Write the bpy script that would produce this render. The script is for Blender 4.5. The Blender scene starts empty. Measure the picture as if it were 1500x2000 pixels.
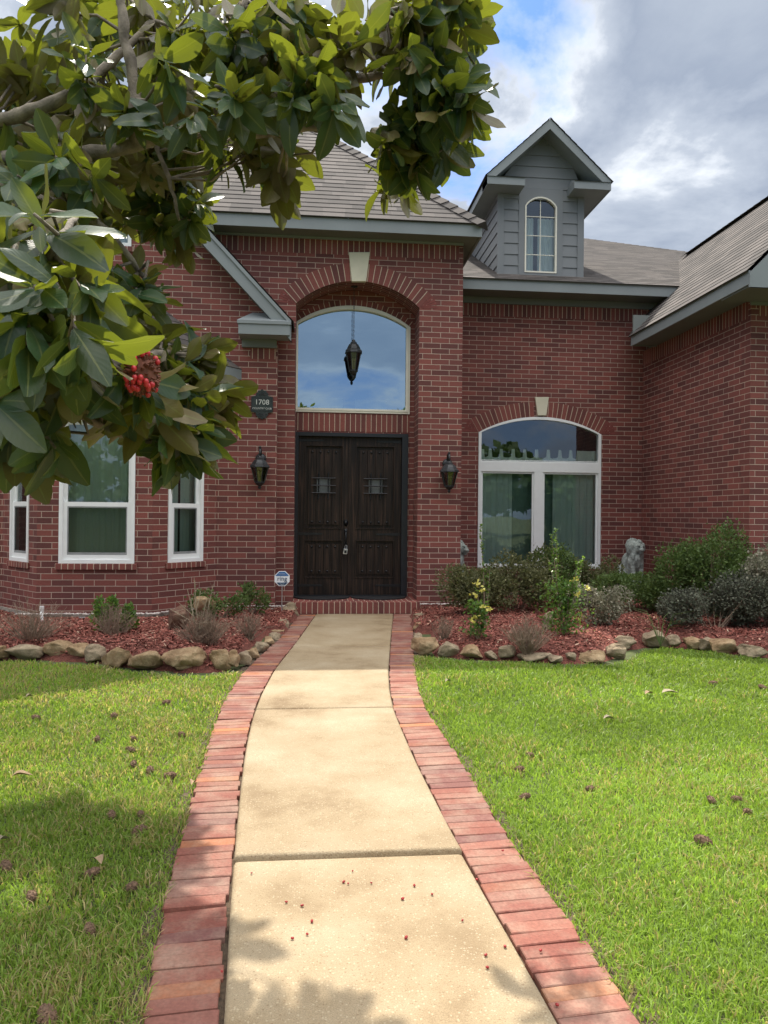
import bpy, bmesh, math, random
import numpy as np
from mathutils import Vector, Matrix, noise
from mathutils.geometry import tessellate_polygon
random.seed(7); rng = np.random.default_rng(7)
R = math.radians
S = bpy.context.scene
COL = S.collection
# ------------------------------------------------------------------ camera
H = 1.37; F = 1444.0; YAW, PITCH, ROLL = R(5.5), R(0.22), 0.010
fwd = Vector((math.sin(YAW)*math.cos(PITCH), math.cos(YAW)*math.cos(PITCH), math.sin(PITCH)))
r0 = Vector((math.cos(YAW), -math.sin(YAW), 0)); u0 = r0.cross(fwd)
rgt = r0*math.cos(ROLL)+u0*math.sin(ROLL); upv = -r0*math.sin(ROLL)+u0*math.cos(ROLL)
CAM = Vector((0, 0, H))
cd = bpy.data.cameras.new('camera'); cam = bpy.data.objects.new('camera', cd); COL.objects.link(cam)
cam.matrix_world = Matrix(((rgt.x, upv.x, -fwd.x, 0), (rgt.y, upv.y, -fwd.y, 0), (rgt.z, upv.z, -fwd.z, H), (0, 0, 0, 1)))
cd.sensor_fit = 'VERTICAL'; cd.sensor_height = 24; cd.lens = 24*F/2000; cd.clip_start = 0.05; cd.clip_end = 2000
S.camera = cam
def ray(px, py): return fwd + rgt*((px-750)/F) + upv*((1000-py)/F)
def W(px, py, Y):                      # point of the photo on the vertical plane y = Y
    d = ray(px, py); return CAM + d*(Y/d.y)
def G(px, py, z=0.0):                  # point of the photo on the level z
    d = ray(px, py); return CAM + d*((z-H)/d.z)
# ------------------------------------------------------------------ sky and sun
SUN = Vector((-0.137, 1.0, 1.55)).normalized()
w = bpy.data.worlds.new("World"); S.world = w; w.use_nodes = True
nt = w.node_tree; nt.nodes.clear()
def N(nt, t, **k):
    n = nt.nodes.new(t)
    for a, b in k.items():
        if a.startswith('i_'):
            key = a[2:]; key = int(key) if key.isdigit() else key.replace('_', ' ')
            n.inputs[key].default_value = b
        else: setattr(n, a, b)
    return n
def L(nt, a, b): nt.links.new(a, b)
def ramp(nt, fac, stops):
    n = nt.nodes.new('ShaderNodeValToRGB'); e = n.color_ramp.elements
    while len(e) < len(stops): e.new(0.5)
    for i, (p, c) in enumerate(stops):
        e[i].position = p; e[i].color = (*c, 1) if len(c) == 3 else c
    L(nt, fac, n.inputs[0]); return n.outputs[0]
def mth(nt, op, a, b=None, clamp=False):
    n = nt.nodes.new('ShaderNodeMath'); n.operation = op; n.use_clamp = clamp
    for i, v in enumerate((a, b)):
        if v is None: continue
        if isinstance(v, (int, float)): n.inputs[i].default_value = v
        else: L(nt, v, n.inputs[i])
    return n.outputs[0]
def mix(nt, f, a, b, mode='MIX'):
    n = nt.nodes.new('ShaderNodeMix'); n.data_type = 'RGBA'; n.blend_type = mode
    for s, v in ((n.inputs[0], f), (n.inputs[6], a), (n.inputs[7], b)):
        if isinstance(v, (int, float)): s.default_value = v
        elif isinstance(v, tuple): s.default_value = (*v, 1)
        else: L(nt, v, s)
    return n.outputs[2]
sky = N(nt, 'ShaderNodeTexSky', sky_type='NISHITA', sun_disc=False)
sky.sun_elevation = math.asin(SUN.z); sky.sun_rotation = math.atan2(SUN.x, SUN.y)
skyc = mix(nt, 1.0, sky.outputs[0], (0.034, 0.052, 0.085), 'MULTIPLY')
tc = N(nt, 'ShaderNodeTexCoord'); sp = N(nt, 'ShaderNodeSeparateXYZ'); L(nt, tc.outputs['Generated'], sp.inputs[0])
zz = mth(nt, 'ADD', mth(nt, 'ABSOLUTE', sp.outputs[2]), 0.22)
cx = mth(nt, 'DIVIDE', sp.outputs[0], zz); cy = mth(nt, 'DIVIDE', sp.outputs[1], zz)
cb = N(nt, 'ShaderNodeCombineXYZ'); L(nt, cx, cb.inputs[0]); L(nt, cy, cb.inputs[1]); cb.inputs[2].default_value = 3.7
n1 = N(nt, 'ShaderNodeTexNoise', i_Scale=2.3, i_Detail=12.0, i_Roughness=0.60, i_Distortion=0.3); L(nt, cb.outputs[0], n1.inputs['Vector'])
n2 = N(nt, 'ShaderNodeTexNoise', i_Scale=2.4, i_Detail=6.0, i_Roughness=0.5); L(nt, cb.outputs[0], n2.inputs['Vector'])
def blob(px, py, k, pw):
    v = ray(px, py).normalized()
    d = N(nt, 'ShaderNodeVectorMath', operation='DOT_PRODUCT'); L(nt, tc.outputs['Generated'], d.inputs[0]); d.inputs[1].default_value = v
    return mth(nt, 'MULTIPLY', mth(nt, 'POWER', mth(nt, 'MAXIMUM', d.outputs['Value'], 0.0), pw), k)
dens = mth(nt, 'ADD', n1.outputs[0], 0.10)
dens = mth(nt, 'SUBTRACT', dens, blob(1075, 60, 0.26, 240))
dens = mth(nt, 'SUBTRACT', dens, blob(930, 330, 0.12, 300))
heavy = mth(nt, 'ADD', blob(1450, 260, 0.24, 40), blob(1330, 60, 0.12, 200))
dens = mth(nt, 'ADD', dens, heavy)
cloudm = ramp(nt, dens, [(0.45, (0, 0, 0)), (0.53, (0.5, 0.5, 0.5)), (0.58, (1, 1, 1))])
thick = mth(nt, 'ADD', mth(nt, 'SUBTRACT', dens, 0.53), mth(nt, 'MULTIPLY', mth(nt, 'SUBTRACT', n2.outputs[0], 0.5), 0.7))
ccol = ramp(nt, thick, [(0.0, (0.50, 0.52, 0.54)), (0.05, (0.40, 0.425, 0.46)), (0.12, (0.26, 0.29, 0.34)), (0.26, (0.175, 0.205, 0.26)), (0.42, (0.22, 0.25, 0.30))])
bgc = mix(nt, cloudm, skyc, ccol)
behind = None
def smooth(v, a, b_): n = N(nt, 'ShaderNodeMapRange', interpolation_type='SMOOTHSTEP', i_1=a, i_2=b_); L(nt, v, n.inputs[0]); return n.outputs[0]
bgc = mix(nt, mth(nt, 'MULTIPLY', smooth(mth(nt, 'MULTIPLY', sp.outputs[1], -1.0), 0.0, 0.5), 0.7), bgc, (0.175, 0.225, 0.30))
over = mth(nt, 'MULTIPLY', smooth(sp.outputs[2], 0.40, 0.80), smooth(mth(nt, 'MULTIPLY', sp.outputs[1], -1.0), -0.62, -0.2))   # added brightening of the unseen overhead sky, lifts fill on the facade
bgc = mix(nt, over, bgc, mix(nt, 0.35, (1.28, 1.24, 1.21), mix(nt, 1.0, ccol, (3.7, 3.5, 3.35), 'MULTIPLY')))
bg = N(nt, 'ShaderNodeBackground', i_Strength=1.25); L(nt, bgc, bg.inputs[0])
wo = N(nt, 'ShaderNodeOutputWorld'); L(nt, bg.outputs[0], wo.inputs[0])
ld = bpy.data.lights.new('sun', 'SUN'); ld.energy = 3.8; ld.angle = R(0.6); ld.color = (1.0, 0.93, 0.82)
lo = bpy.data.objects.new('sun', ld); COL.objects.link(lo); lo.location = (0, 0, 30)
lo.rotation_euler = (-SUN).to_track_quat('-Z', 'Y').to_euler()
S.view_settings.view_transform = 'Standard'; S.view_settings.look = 'None'; S.view_settings.exposure = 0.88; S.view_settings.gamma = 1
S.cycles.max_bounces = 8; S.cycles.transparent_max_bounces = 16
# ------------------------------------------------------------------ materials
def mat(name):
    m = bpy.data.materials.new(name); m.use_nodes = True
    t = m.node_tree; b = t.nodes['Principled BSDF']; return m, t, b
def setc(t, s, v):
    if isinstance(v, tuple): s.default_value = (*v, 1) if len(v) == 3 else v
    else: L(t, v, s)
def bump(t, b, h, strength=0.5, dist=0.01):
    n = N(t, 'ShaderNodeBump', i_Strength=strength, i_Distance=dist); L(t, h, n.inputs['Height']); L(t, n.outputs[0], b.inputs['Normal'])
def objn(t, scale, detail=4.0, rough=0.55, coord='Object'):
    c = N(t, 'ShaderNodeTexCoord'); n = N(t, 'ShaderNodeTexNoise', i_Scale=scale, i_Detail=detail, i_Roughness=rough)
    L(t, c.outputs[coord], n.inputs['Vector']); return n.outputs[0]
def simple(name, col, rough=0.6, metal=0.0, var=0.15, scale=8.0, bmp=0.0, spec=0.5):
    m, t, b = mat(name); n = objn(t, scale)
    dark = tuple(c*(1-var) for c in col); lite = tuple(min(1, c*(1+var)) for c in col)
    L(t, ramp(t, n, [(0.3, dark), (0.7, lite)]), b.inputs['Base Color'])
    b.inputs['Roughness'].default_value = rough; b.inputs['Metallic'].default_value = metal
    b.inputs['Specular IOR Level'].default_value = spec
    if bmp: bump(t, b, objn(t, scale*8), bmp, 0.005)
    return m
def brickmat(name, bw, rh, off, c1, c2, mort, msize=0.0044, stain=True, rough=0.8, bstr=0.6):
    m, t, b = mat(name); c = N(t, 'ShaderNodeTexCoord')
    br = N(t, 'ShaderNodeTexBrick', offset=off, i_Scale=1.0, i_Mortar_Size=msize, i_Mortar_Smooth=0.15, i_Bias=0.0, i_Brick_Width=bw, i_Row_Height=rh)
    L(t, c.outputs['UV'], br.inputs['Vector'])
    setc(t, br.inputs['Color1'], c1); setc(t, br.inputs['Color2'], c2); setc(t, br.inputs['Mortar'], mort)
    col = br.outputs['Color']
    n = N(t, 'ShaderNodeTexNoise', i_Scale=0.9, i_Detail=5.0, i_Roughness=0.6); L(t, c.outputs['Object'], n.inputs['Vector'])
    col = mix(t, 0.55, col, ramp(t, n.outputs[0], [(0.3, (0.72, 0.70, 0.70)), (0.7, (1.2, 1.15, 1.1))]), 'MULTIPLY')
    n3 = N(t, 'ShaderNodeTexNoise', i_Scale=60.0, i_Detail=3.0); L(t, c.outputs['Object'], n3.inputs['Vector'])
    col = mix(t, 0.5, col, ramp(t, n3.outputs[0], [(0.3, (0.75, 0.75, 0.75)), (0.7, (1.2, 1.2, 1.2))]), 'MULTIPLY')
    L(t, col, b.inputs['Base Color']); b.inputs['Roughness'].default_value = rough
    h = mth(t, 'ADD', mth(t, 'SUBTRACT', 1.0, br.outputs['Fac']), mth(t, 'MULTIPLY', n3.outputs[0], 0.25))
    bump(t, b, h, bstr, 0.006); return m
BR1, BR2, MO = (0.225, 0.064, 0.050), (0.108, 0.033, 0.029), (0.43, 0.33, 0.265)
M_brick = brickmat('brick', 0.254, 0.0762, 0.5, BR1, BR2, MO)
M_sold = brickmat('soldier_brick', 0.0762, 0.46, 0.0, BR1, BR2, (0.50, 0.40, 0.30), 0.0050)
M_shing = brickmat('shingle', 0.31, 0.14, 0.37, (0.045, 0.040, 0.037), (0.112, 0.099, 0.091), (0.06, 0.055, 0.052), 0.0025, rough=0.93, bstr=0.3)
M_trim = simple('trim_paint', (0.205, 0.228, 0.232), 0.55, var=0.07, scale=2)
M_soffit = simple('soffit_paint', (0.15, 0.165, 0.155), 0.6, var=0.06, scale=2)
M_siding = simple('siding_paint', (0.175, 0.188, 0.195), 0.6, var=0.06, scale=2)
M_white = simple('white_vinyl', (0.80, 0.81, 0.80), 0.35, var=0.03)
M_cream = simple('cream_vinyl', (0.72, 0.69, 0.58), 0.4, var=0.04)
M_stone = simple('cast_stone', (0.60, 0.56, 0.43), 0.85, var=0.08, scale=5, bmp=0.2)
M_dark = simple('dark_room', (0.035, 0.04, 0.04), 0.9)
M_iron = simple('black_iron', (0.016, 0.017, 0.019), 0.42, metal=0.3, var=0.25, scale=30)
M_bronze = simple('bronze_metal', (0.03, 0.032, 0.034), 0.45, metal=0.3, var=0.25, scale=40)
M_mat = simple('rubber_mat', (0.01, 0.01, 0.011), 0.9, bmp=0.5)
M_slab = simple('slab_concrete', (0.28, 0.25, 0.21), 0.9, var=0.25, scale=6, bmp=0.4)
M_bark = simple('bark', (0.20, 0.17, 0.13), 0.9, var=0.5, scale=14, bmp=0.8)
M_twig = simple('dry_twig', (0.24, 0.17, 0.12), 0.9, var=0.35, scale=20)
M_palegrass = simple('pale_twig', (0.33, 0.28, 0.19), 0.9, var=0.3, scale=20)
M_cone = simple('seed_cone', (0.19, 0.115, 0.07), 0.9, var=0.5, scale=90, bmp=0.8)
M_red = simple('red_seed', (0.32, 0.02, 0.02), 0.35, var=0.3, scale=60)
M_steel = simple('steel', (0.55, 0.56, 0.56), 0.3, metal=0.7)
M_statue = simple('cast_statue', (0.29, 0.32, 0.29), 0.85, var=0.5, scale=14, bmp=0.7)
M_pvc = simple('pvc', (0.75, 0.75, 0.72), 0.5, var=0.1)
M_gravel = simple('white_gravel', (0.50, 0.44, 0.40), 0.9, var=0.4, scale=30)
M_dead = simple('dead_leaf', (0.36, 0.25, 0.15), 0.85, var=0.3, scale=30)
M_blue = simple('blue_sign', (0.03, 0.13, 0.33), 0.4, var=0.05)
M_navy = simple('navy_sign', (0.03, 0.07, 0.13), 0.4, var=0.05)
M_signw = simple('white_sign', (0.78, 0.79, 0.80), 0.4, var=0.03)
M_plaque = simple('plaque_metal', (0.022, 0.032, 0.03), 0.55, metal=0.2, var=0.35, scale=30, bmp=0.3)
M_letter = simple('pewter_letter', (0.55, 0.56, 0.52), 0.5, metal=0.2, var=0.1)
# wood
M_wood, t, b = mat('stained_wood'); c = N(t, 'ShaderNodeTexCoord'); mp = N(t, 'ShaderNodeMapping'); mp.inputs['Scale'].default_value = (40, 40, 2.0)
L(t, c.outputs['Object'], mp.inputs[0]); n = N(t, 'ShaderNodeTexNoise', i_Scale=1.0, i_Detail=6.0); L(t, mp.outputs[0], n.inputs['Vector'])
L(t, ramp(t, n.outputs[0], [(0.3, (0.006, 0.004, 0.004)), (0.5, (0.019, 0.012, 0.009)), (0.72, (0.055, 0.031, 0.021))]), b.inputs['Base Color'])
b.inputs['Roughness'].default_value = 0.42; b.inputs['Specular IOR Level'].default_value = 0.28; bump(t, b, n.outputs[0], 0.3, 0.003)
# glass
def glass(name, tint, refl, rough=0.0, rtint=(0.9, 0.95, 1.0)):
    m, t, b = mat(name); t.nodes.remove(b); o = t.nodes['Material Output']
    tr = N(t, 'ShaderNodeBsdfTransparent'); tr.inputs[0].default_value = (*tint, 1)
    gl = N(t, 'ShaderNodeBsdfGlossy', i_Roughness=rough); gl.inputs[0].default_value = (*rtint, 1)
    fr = N(t, 'ShaderNodeFresnel', i_IOR=1.5); f = mth(t, 'ADD', fr.outputs[0], refl, True)
    c = N(t, 'ShaderNodeTexCoord'); n = N(t, 'ShaderNodeTexNoise', i_Scale=1.3, i_Detail=1.0); L(t, c.outputs['Object'], n.inputs['Vector'])
    bp = N(t, 'ShaderNodeBump', i_Strength=0.05, i_Distance=0.05); L(t, n.outputs[0], bp.inputs['Height']); L(t, bp.outputs[0], gl.inputs['Normal'])
    mx = N(t, 'ShaderNodeMixShader'); L(t, f, mx.inputs[0]); L(t, tr.outputs[0], mx.inputs[1]); L(t, gl.outputs[0], mx.inputs[2]); L(t, mx.outputs[0], o.inputs[0]); return m
M_glass = glass('window_glass', (0.80, 0.87, 0.83), 0.09)
M_glassd = glass('screened_glass', (0.55, 0.62, 0.58), 0.03, 0.12)
M_glassb = glass('arched_window_glass', (0.30, 0.40, 0.45), 0.42, 0.0, (0.75, 0.95, 1.1))
M_lglass = glass('lantern_glass', (0.55, 0.5, 0.42), 0.06, 0.1)
def curtmat(name, col, tr=0.4):
    m, t, b = mat(name); n = objn(t, 120.0); L(t, ramp(t, n, [(0.3, tuple(x*.9 for x in col)), (0.7, col)]), b.inputs['Base Color'])
    b.inputs['Roughness'].default_value = 0.9; return m
M_curt = curtmat('curtain_green', (0.60, 0.68, 0.62)); M_curtw = curtmat('curtain_pale', (0.88, 0.90, 0.86)); M_sheer = curtmat('curtain_sheer', (0.82, 0.85, 0.87))
# foliage
def leafmat(name, top, top2, under=None, trans=0.35, tcol=None, rough=0.4, scale=3.0, spec=0.22):
    m, t, b = mat(name); o = t.nodes['Material Output']; g = N(t, 'ShaderNodeNewGeometry')
    n = objn(t, scale); 
    rp = ramp(t, g.outputs['Random Per Island'], [(0.0, top), (0.85, top2), (1.0, tuple(min(1, x*1.5) for x in top2))])
    col = mix(t, 0.35, rp, ramp(t, n, [(0.3, (0.6, 0.6, 0.6)), (0.7, (1.35, 1.35, 1.3))]), 'MULTIPLY')
    if under:
        un = ramp(t, g.outputs['Random Per Island'], [(0.0, under), (1.0, tuple(x*1.5 for x in under))])
        col = mix(t, g.outputs['Backfacing'], col, un)
    L(t, col, b.inputs['Base Color']); b.inputs['Roughness'].default_value = rough; b.inputs['Specular IOR Level'].default_value = spec
    tl = N(t, 'ShaderNodeBsdfTranslucent'); tl.inputs[0].default_value = (*(tcol or tuple(x*2 for x in top2)), 1)
    ms = N(t, 'ShaderNodeMixShader'); ms.inputs[0].default_value = trans; L(t, b.outputs[0], ms.inputs[1]); L(t, tl.outputs[0], ms.inputs[2]); L(t, ms.outputs[0], o.inputs[0]); return m
M_mag = leafmat('magnolia_leaf', (0.014, 0.042, 0.021), (0.028, 0.070, 0.026), (0.098, 0.076, 0.034), 0.22, (0.36, 0.42, 0.03), 0.42, 6.0, 0.45)
t = M_mag.node_tree; b = t.nodes['Principled BSDF']; c = N(t, 'ShaderNodeTexCoord'); su = N(t, 'ShaderNodeSeparateXYZ'); L(t, c.outputs['UV'], su.inputs[0])
du = mth(t, 'ABSOLUTE', mth(t, 'SUBTRACT', su.outputs[0], 0.5)); rib = mth(t, 'LESS_THAN', du, 0.035)
vein = mth(t, 'SINE', mth(t, 'MULTIPLY', mth(t, 'SUBTRACT', su.outputs[1], mth(t, 'MULTIPLY', du, 0.45)), 62.0))
old = b.inputs['Base Color'].links[0].from_socket
cv = mix(t, mth(t, 'MULTIPLY', mth(t, 'MAXIMUM', vein, 0.0), 0.12), old, (0.9, 1.0, 0.75), 'MULTIPLY'); cv = mix(t, mth(t, 'MULTIPLY', rib, 0.65), cv, (0.16, 0.18, 0.06))
L(t, cv, b.inputs['Base Color']); bump(t, b, mth(t, 'ADD', mth(t, 'MULTIPLY', vein, 0.3), mth(t, 'MULTIPLY', rib, 1.5)), 0.12, 0.003)
M_azalea = leafmat('azalea_leaf', (0.060, 0.105, 0.030), (0.120, 0.170, 0.055), None, 0.3, (0.16, 0.24, 0.05), 0.5)
M_azbrown = leafmat('olive_leaf', (0.075, 0.085, 0.035), (0.150, 0.145, 0.070), None, 0.25, (0.2, 0.22, 0.07), 0.55)
M_lorop = leafmat('purple_grey_leaf', (0.062, 0.072, 0.046), (0.115, 0.120, 0.085), None, 0.15, (0.1, 0.08, 0.09), 0.5)
M_privet = leafmat('bright_leaf', (0.045, 0.110, 0.030), (0.110, 0.200, 0.045), None, 0.35, (0.26, 0.42, 0.06), 0.35)
M_yellow = leafmat('yellow_leaf', (0.50, 0.48, 0.10), (0.66, 0.60, 0.20), None, 0.3, (0.8, 0.7, 0.1), 0.5)
M_pink = leafmat('dusty_leaf', (0.13, 0.14, 0.08), (0.27, 0.25, 0.19), None, 0.2, (0.3, 0.28, 0.2), 0.5)
M_tree = leafmat('oak_leaf', (0.030, 0.060, 0.018), (0.055, 0.095, 0.025), None, 0.25, (0.12, 0.2, 0.03), 0.5)
# rocks with flat varied colour
def rockmat(name, a, bb, cc):
    m, t, b = mat(name); n = objn(t, 5.0, 8.0, 0.65); L(t, ramp(t, n, [(0.30, a), (0.5, bb), (0.68, cc)]), b.inputs['Base Color'])
    b.inputs['Roughness'].default_value = 0.9; bump(t, b, objn(t, 22.0, 8.0, 0.7), 0.9, 0.02); return m
M_rock = rockmat('sandstone', (0.13, 0.07, 0.03), (0.30, 0.20, 0.105), (0.46, 0.34, 0.20))
M_rock2 = rockmat('grey_sandstone', (0.13, 0.09, 0.055), (0.27, 0.205, 0.13), (0.40, 0.32, 0.21))
M_rock3 = rockmat('red_boulder', (0.05, 0.022, 0.015), (0.12, 0.055, 0.035), (0.22, 0.14, 0.09))
# exposed aggregate path
M_path, t, b = mat('exposed_aggregate'); c = N(t, 'ShaderNodeTexCoord')
v = N(t, 'ShaderNodeTexVoronoi', i_Scale=120.0, i_Randomness=1.0); L(t, c.outputs['Object'], v.inputs['Vector'])
sv = N(t, 'ShaderNodeSeparateColor'); L(t, v.outputs['Color'], sv.inputs[0])
nb = N(t, 'ShaderNodeTexNoise', i_Scale=1.6, i_Detail=6.0, i_Roughness=0.62); L(t, c.outputs['Object'], nb.inputs['Vector'])
base = ramp(t, nb.outputs[0], [(0.28, (0.175, 0.116, 0.058)), (0.46, (0.290, 0.222, 0.132)), (0.70, (0.37, 0.305, 0.205))])
nf = N(t, 'ShaderNodeTexNoise', i_Scale=260.0, i_Detail=2.0); L(t, c.outputs['Object'], nf.inputs['Vector'])
base = mix(t, 0.7, base, ramp(t, nf.outputs[0], [(0.3, (0.68, 0.66, 0.62)), (0.7, (1.28, 1.26, 1.24))]), 'MULTIPLY')
peb = mth(t, 'MULTIPLY', mth(t, 'GREATER_THAN', sv.outputs[0], 0.84), mth(t, 'LESS_THAN', v.outputs['Distance'], 0.42))
base = mix(t, mth(t, 'MULTIPLY', peb, 0.28), base, (0.62, 0.54, 0.38))
peb2 = mth(t, 'MULTIPLY', mth(t, 'LESS_THAN', sv.outputs[1], 0.12), mth(t, 'LESS_THAN', v.outputs['Distance'], 0.4))
base = mix(t, mth(t, 'MULTIPLY', peb2, 0.6), base, (0.20, 0.13, 0.07))
L(t, base, b.inputs['Base Color']); b.inputs['Roughness'].default_value = 0.85; bump(t, b, v.outputs['Distance'], 0.35, 0.004)
# border pavers: one colour per brick
M_pav, t, b = mat('paver'); g = N(t, 'ShaderNodeNewGeometry')
pc = ramp(t, g.outputs['Random Per Island'], [(0.0, (0.18, 0.055, 0.038)), (0.25, (0.235, 0.082, 0.056)), (0.5, (0.155, 0.062, 0.052)), (0.75, (0.265, 0.105, 0.072)), (0.9, (0.21, 0.073, 0.048)), (1.0, (0.40, 0.155, 0.060))])
pn = objn(t, 3.5, 8.0, 0.7); pc = mix(t, ramp(t, pn, [(0.45, (0, 0, 0)), (0.70, (0.6, 0.6, 0.6))]), pc, (0.34, 0.26, 0.19))
pc = mix(t, 0.6, pc, ramp(t, objn(t, 90.0, 4.0), [(0.3, (0.70, 0.70, 0.70)), (0.7, (1.25, 1.25, 1.25))]), 'MULTIPLY')
L(t, pc, b.inputs['Base Color']); b.inputs['Roughness'].default_value = 0.85; bump(t, b, objn(t, 140.0, 4.0), 0.4, 0.004)
# ground, mulch
M_soil, t, b = mat('soil'); n = objn(t, 6.0, 8.0, 0.7); L(t, ramp(t, n, [(0.35, (0.045, 0.055, 0.018)), (0.6, (0.075, 0.095, 0.028))]), b.inputs['Base Color']); b.inputs['Roughness'].default_value = 1.0
M_mulb, t, b = mat('mulch_bed'); n = objn(t, 45.0, 6.0, 0.7); L(t, ramp(t, n, [(0.3, (0.085, 0.028, 0.020)), (0.7, (0.27, 0.085, 0.060))]), b.inputs['Base Color']); b.inputs['Roughness'].default_value = 1.0; bump(t, b, n, 1.0, 0.03)
M_chip, t, b = mat('mulch_chip'); g = N(t, 'ShaderNodeNewGeometry')
L(t, ramp(t, g.outputs['Random Per Island'], [(0.0, (0.14, 0.034, 0.022)), (0.5, (0.24, 0.070, 0.050)), (0.92, (0.36, 0.135, 0.10)), (1.0, (0.55, 0.40, 0.28))]), b.inputs['Base Color']); b.inputs['Roughness'].default_value = 0.95
M_edge = simple('edge_dirt', (0.10, 0.07, 0.045), 1.0, var=0.5, scale=40, bmp=1.0)
M_asph = simple('asphalt', (0.11, 0.11, 0.11), 0.95, var=0.2, scale=20)
# grass with a colour per blade
M_grass, t, b = mat('grass_blade'); o = t.nodes['Material Output']; at = N(t, 'ShaderNodeAttribute', attribute_name='tone')
L(t, at.outputs['Color'], b.inputs['Base Color']); b.inputs['Roughness'].default_value = 0.45; b.inputs['Specular IOR Level'].default_value = 0.35
tl = N(t, 'ShaderNodeBsdfTranslucent'); L(t, mix(t, 1.0, at.outputs['Color'], (1.7, 1.75, 1.1), 'MULTIPLY'), tl.inputs[0])
ms = N(t, 'ShaderNodeMixShader'); ms.inputs[0].default_value = 0.42; L(t, b.outputs[0], ms.inputs[1]); L(t, tl.outputs[0], ms.inputs[2]); L(t, ms.outputs[0], o.inputs[0])
# ------------------------------------------------------------------ mesh helpers
Z = Vector((0, 0, 1))
def V(*a): return Vector(a)
class MB:
    def __init__(s): s.v = []; s.f = []; s.uv = []; s.mi = []; s.m = 0
    def face(s, pts, uv=None, flip=False):
        i = len(s.v); s.v += [tuple(p) for p in pts]; idx = list(range(i, i+len(pts)))
        if flip: idx.reverse()
        s.f.append(idx); s.mi.append(s.m)
        s.uv.append(list(reversed(uv)) if (uv and flip) else uv)
    def grid(s, rows, close=False):     # rows of points sharing vertices
        i = len(s.v); n = len(rows[0])
        for r_ in rows: s.v += [tuple(p) for p in r_]
        for a in range(len(rows)-1):
            for k in range(n if close else n-1):
                k2 = (k+1) % n; s.f.append([i+a*n+k, i+a*n+k2, i+(a+1)*n+k2, i+(a+1)*n+k]); s.uv.append(None); s.mi.append(s.m)
    def box(s, a, b, bev=0):
        x0, y0, z0 = [min(p, q) for p, q in zip(a, b)]; x1, y1, z1 = [max(p, q) for p, q in zip(a, b)]
        i = len(s.v); s.v += [(x0, y0, z0), (x1, y0, z0), (x1, y1, z0), (x0, y1, z0), (x0, y0, z1), (x1, y0, z1), (x1, y1, z1), (x0, y1, z1)]
        for q in ((0, 3, 2, 1), (4, 5, 6, 7), (0, 1, 5, 4), (1, 2, 6, 5), (2, 3, 7, 6), (3, 0, 4, 7)):
            s.f.append([i+k for k in q]); s.uv.append(None); s.mi.append(s.m)
    def hexa(s, bot, top):
        i = len(s.v); s.v += [tuple(p) for p in bot]+[tuple(p) for p in top]; n = len(bot)
        s.f.append([i+k for k in reversed(range(n))]); s.f.append([i+n+k for k in range(n)])
        for k in range(n): k2 = (k+1) % n; s.f.append([i+k, i+k2, i+n+k2, i+n+k])
        s.uv += [None]*(n+2); s.mi += [s.m]*(n+2)
    def tube(s, pts, rad, n=6, cap=True):
        pts = [Vector(p) for p in pts]; rows = []
        if not hasattr(rad, '__len__'): rad = [rad]*len(pts)
        d = (pts[1]-pts[0]).normalized(); a = d.cross(Z) if abs(d.z) < .9 else d.cross(Vector((1, 0, 0))); a.normalize()
        for k, p in enumerate(pts):
            d = (pts[min(k+1, len(pts)-1)]-pts[max(k-1, 0)]).normalized(); a = (a-d*a.dot(d)).normalized(); b_ = d.cross(a)
            rows.append([p+(a*math.cos(2*math.pi*j/n)+b_*math.sin(2*math.pi*j/n))*rad[k] for j in range(n)])
        i = len(s.v); s.grid(rows, True)
        if cap:
            s.f.append([i+j for j in reversed(range(n))]); s.f.append([i+(len(pts)-1)*n+j for j in range(n)]); s.uv += [None]*2; s.mi += [s.m]*2
    def lathe(s, prof, c=(0, 0, 0), n=16, ph=0):
        c = Vector(c); rows = [[c+V(r_*math.cos(ph+2*math.pi*j/n), r_*math.sin(ph+2*math.pi*j/n), z_) for j in range(n)] for r_, z_ in prof]
        s.grid(rows, True)
    def ball(s, c, r_, n=8, sc=(1, 1, 1)):
        c = Vector(c); rows = []
        for a in range(n//2+1):
            t_ = math.pi*a/(n//2); rr = max(1e-4, math.sin(t_))*r_
            rows.append([c+V(rr*sc[0]*math.cos(2*math.pi*j/n), rr*sc[1]*math.sin(2*math.pi*j/n), -math.cos(t_)*r_*sc[2]) for j in range(n)])
        s.grid(rows, True)
    def obj(s, name, m, parent=None, smooth=False, loc=None):
        me = bpy.data.meshes.new(name); me.from_pydata(s.v, [], s.f); ul = me.uv_layers.new(name='UVMap'); d = []
        for f_, u_ in zip(s.f, s.uv):
            if u_: 
                for a in u_: d += [a[0], a[1]]
                continue
            P = [Vector(s.v[i]) for i in f_]; n = Vector((0, 0, 0))
            for k in range(len(P)):
                a, b_ = P[k], P[(k+1) % len(P)]; n += Vector(((a.y-b_.y)*(a.z+b_.z), (a.z-b_.z)*(a.x+b_.x), (a.x-b_.x)*(a.y+b_.y)))
            if n.length < 1e-12: n = V(0, 0, 1)
            n.normalize()
            if abs(n.z) > .97: tx, ty = V(1, 0, 0), V(0, 1, 0)
            else:
                tx = Z.cross(n).normalized(); ty = n.cross(tx)
            for p in P: d += [p.dot(tx), p.dot(ty)]
        ul.data.foreach_set('uv', d)
        for q in (m if isinstance(m, (list, tuple)) else [m]): me.materials.append(q)
        if isinstance(m, (list, tuple)): me.polygons.foreach_set('material_index', s.mi)
        if smooth: me.polygons.foreach_set('use_smooth', [True]*len(me.polygons))
        me.update(); o = bpy.data.objects.new(name, me); COL.objects.link(o)
        if parent is not None: o.parent = parent; 
        if parent is not None and loc is None: o.matrix_parent_inverse = parent.matrix_world.inverted()
        if loc is not None: o.location = loc
        return o
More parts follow.
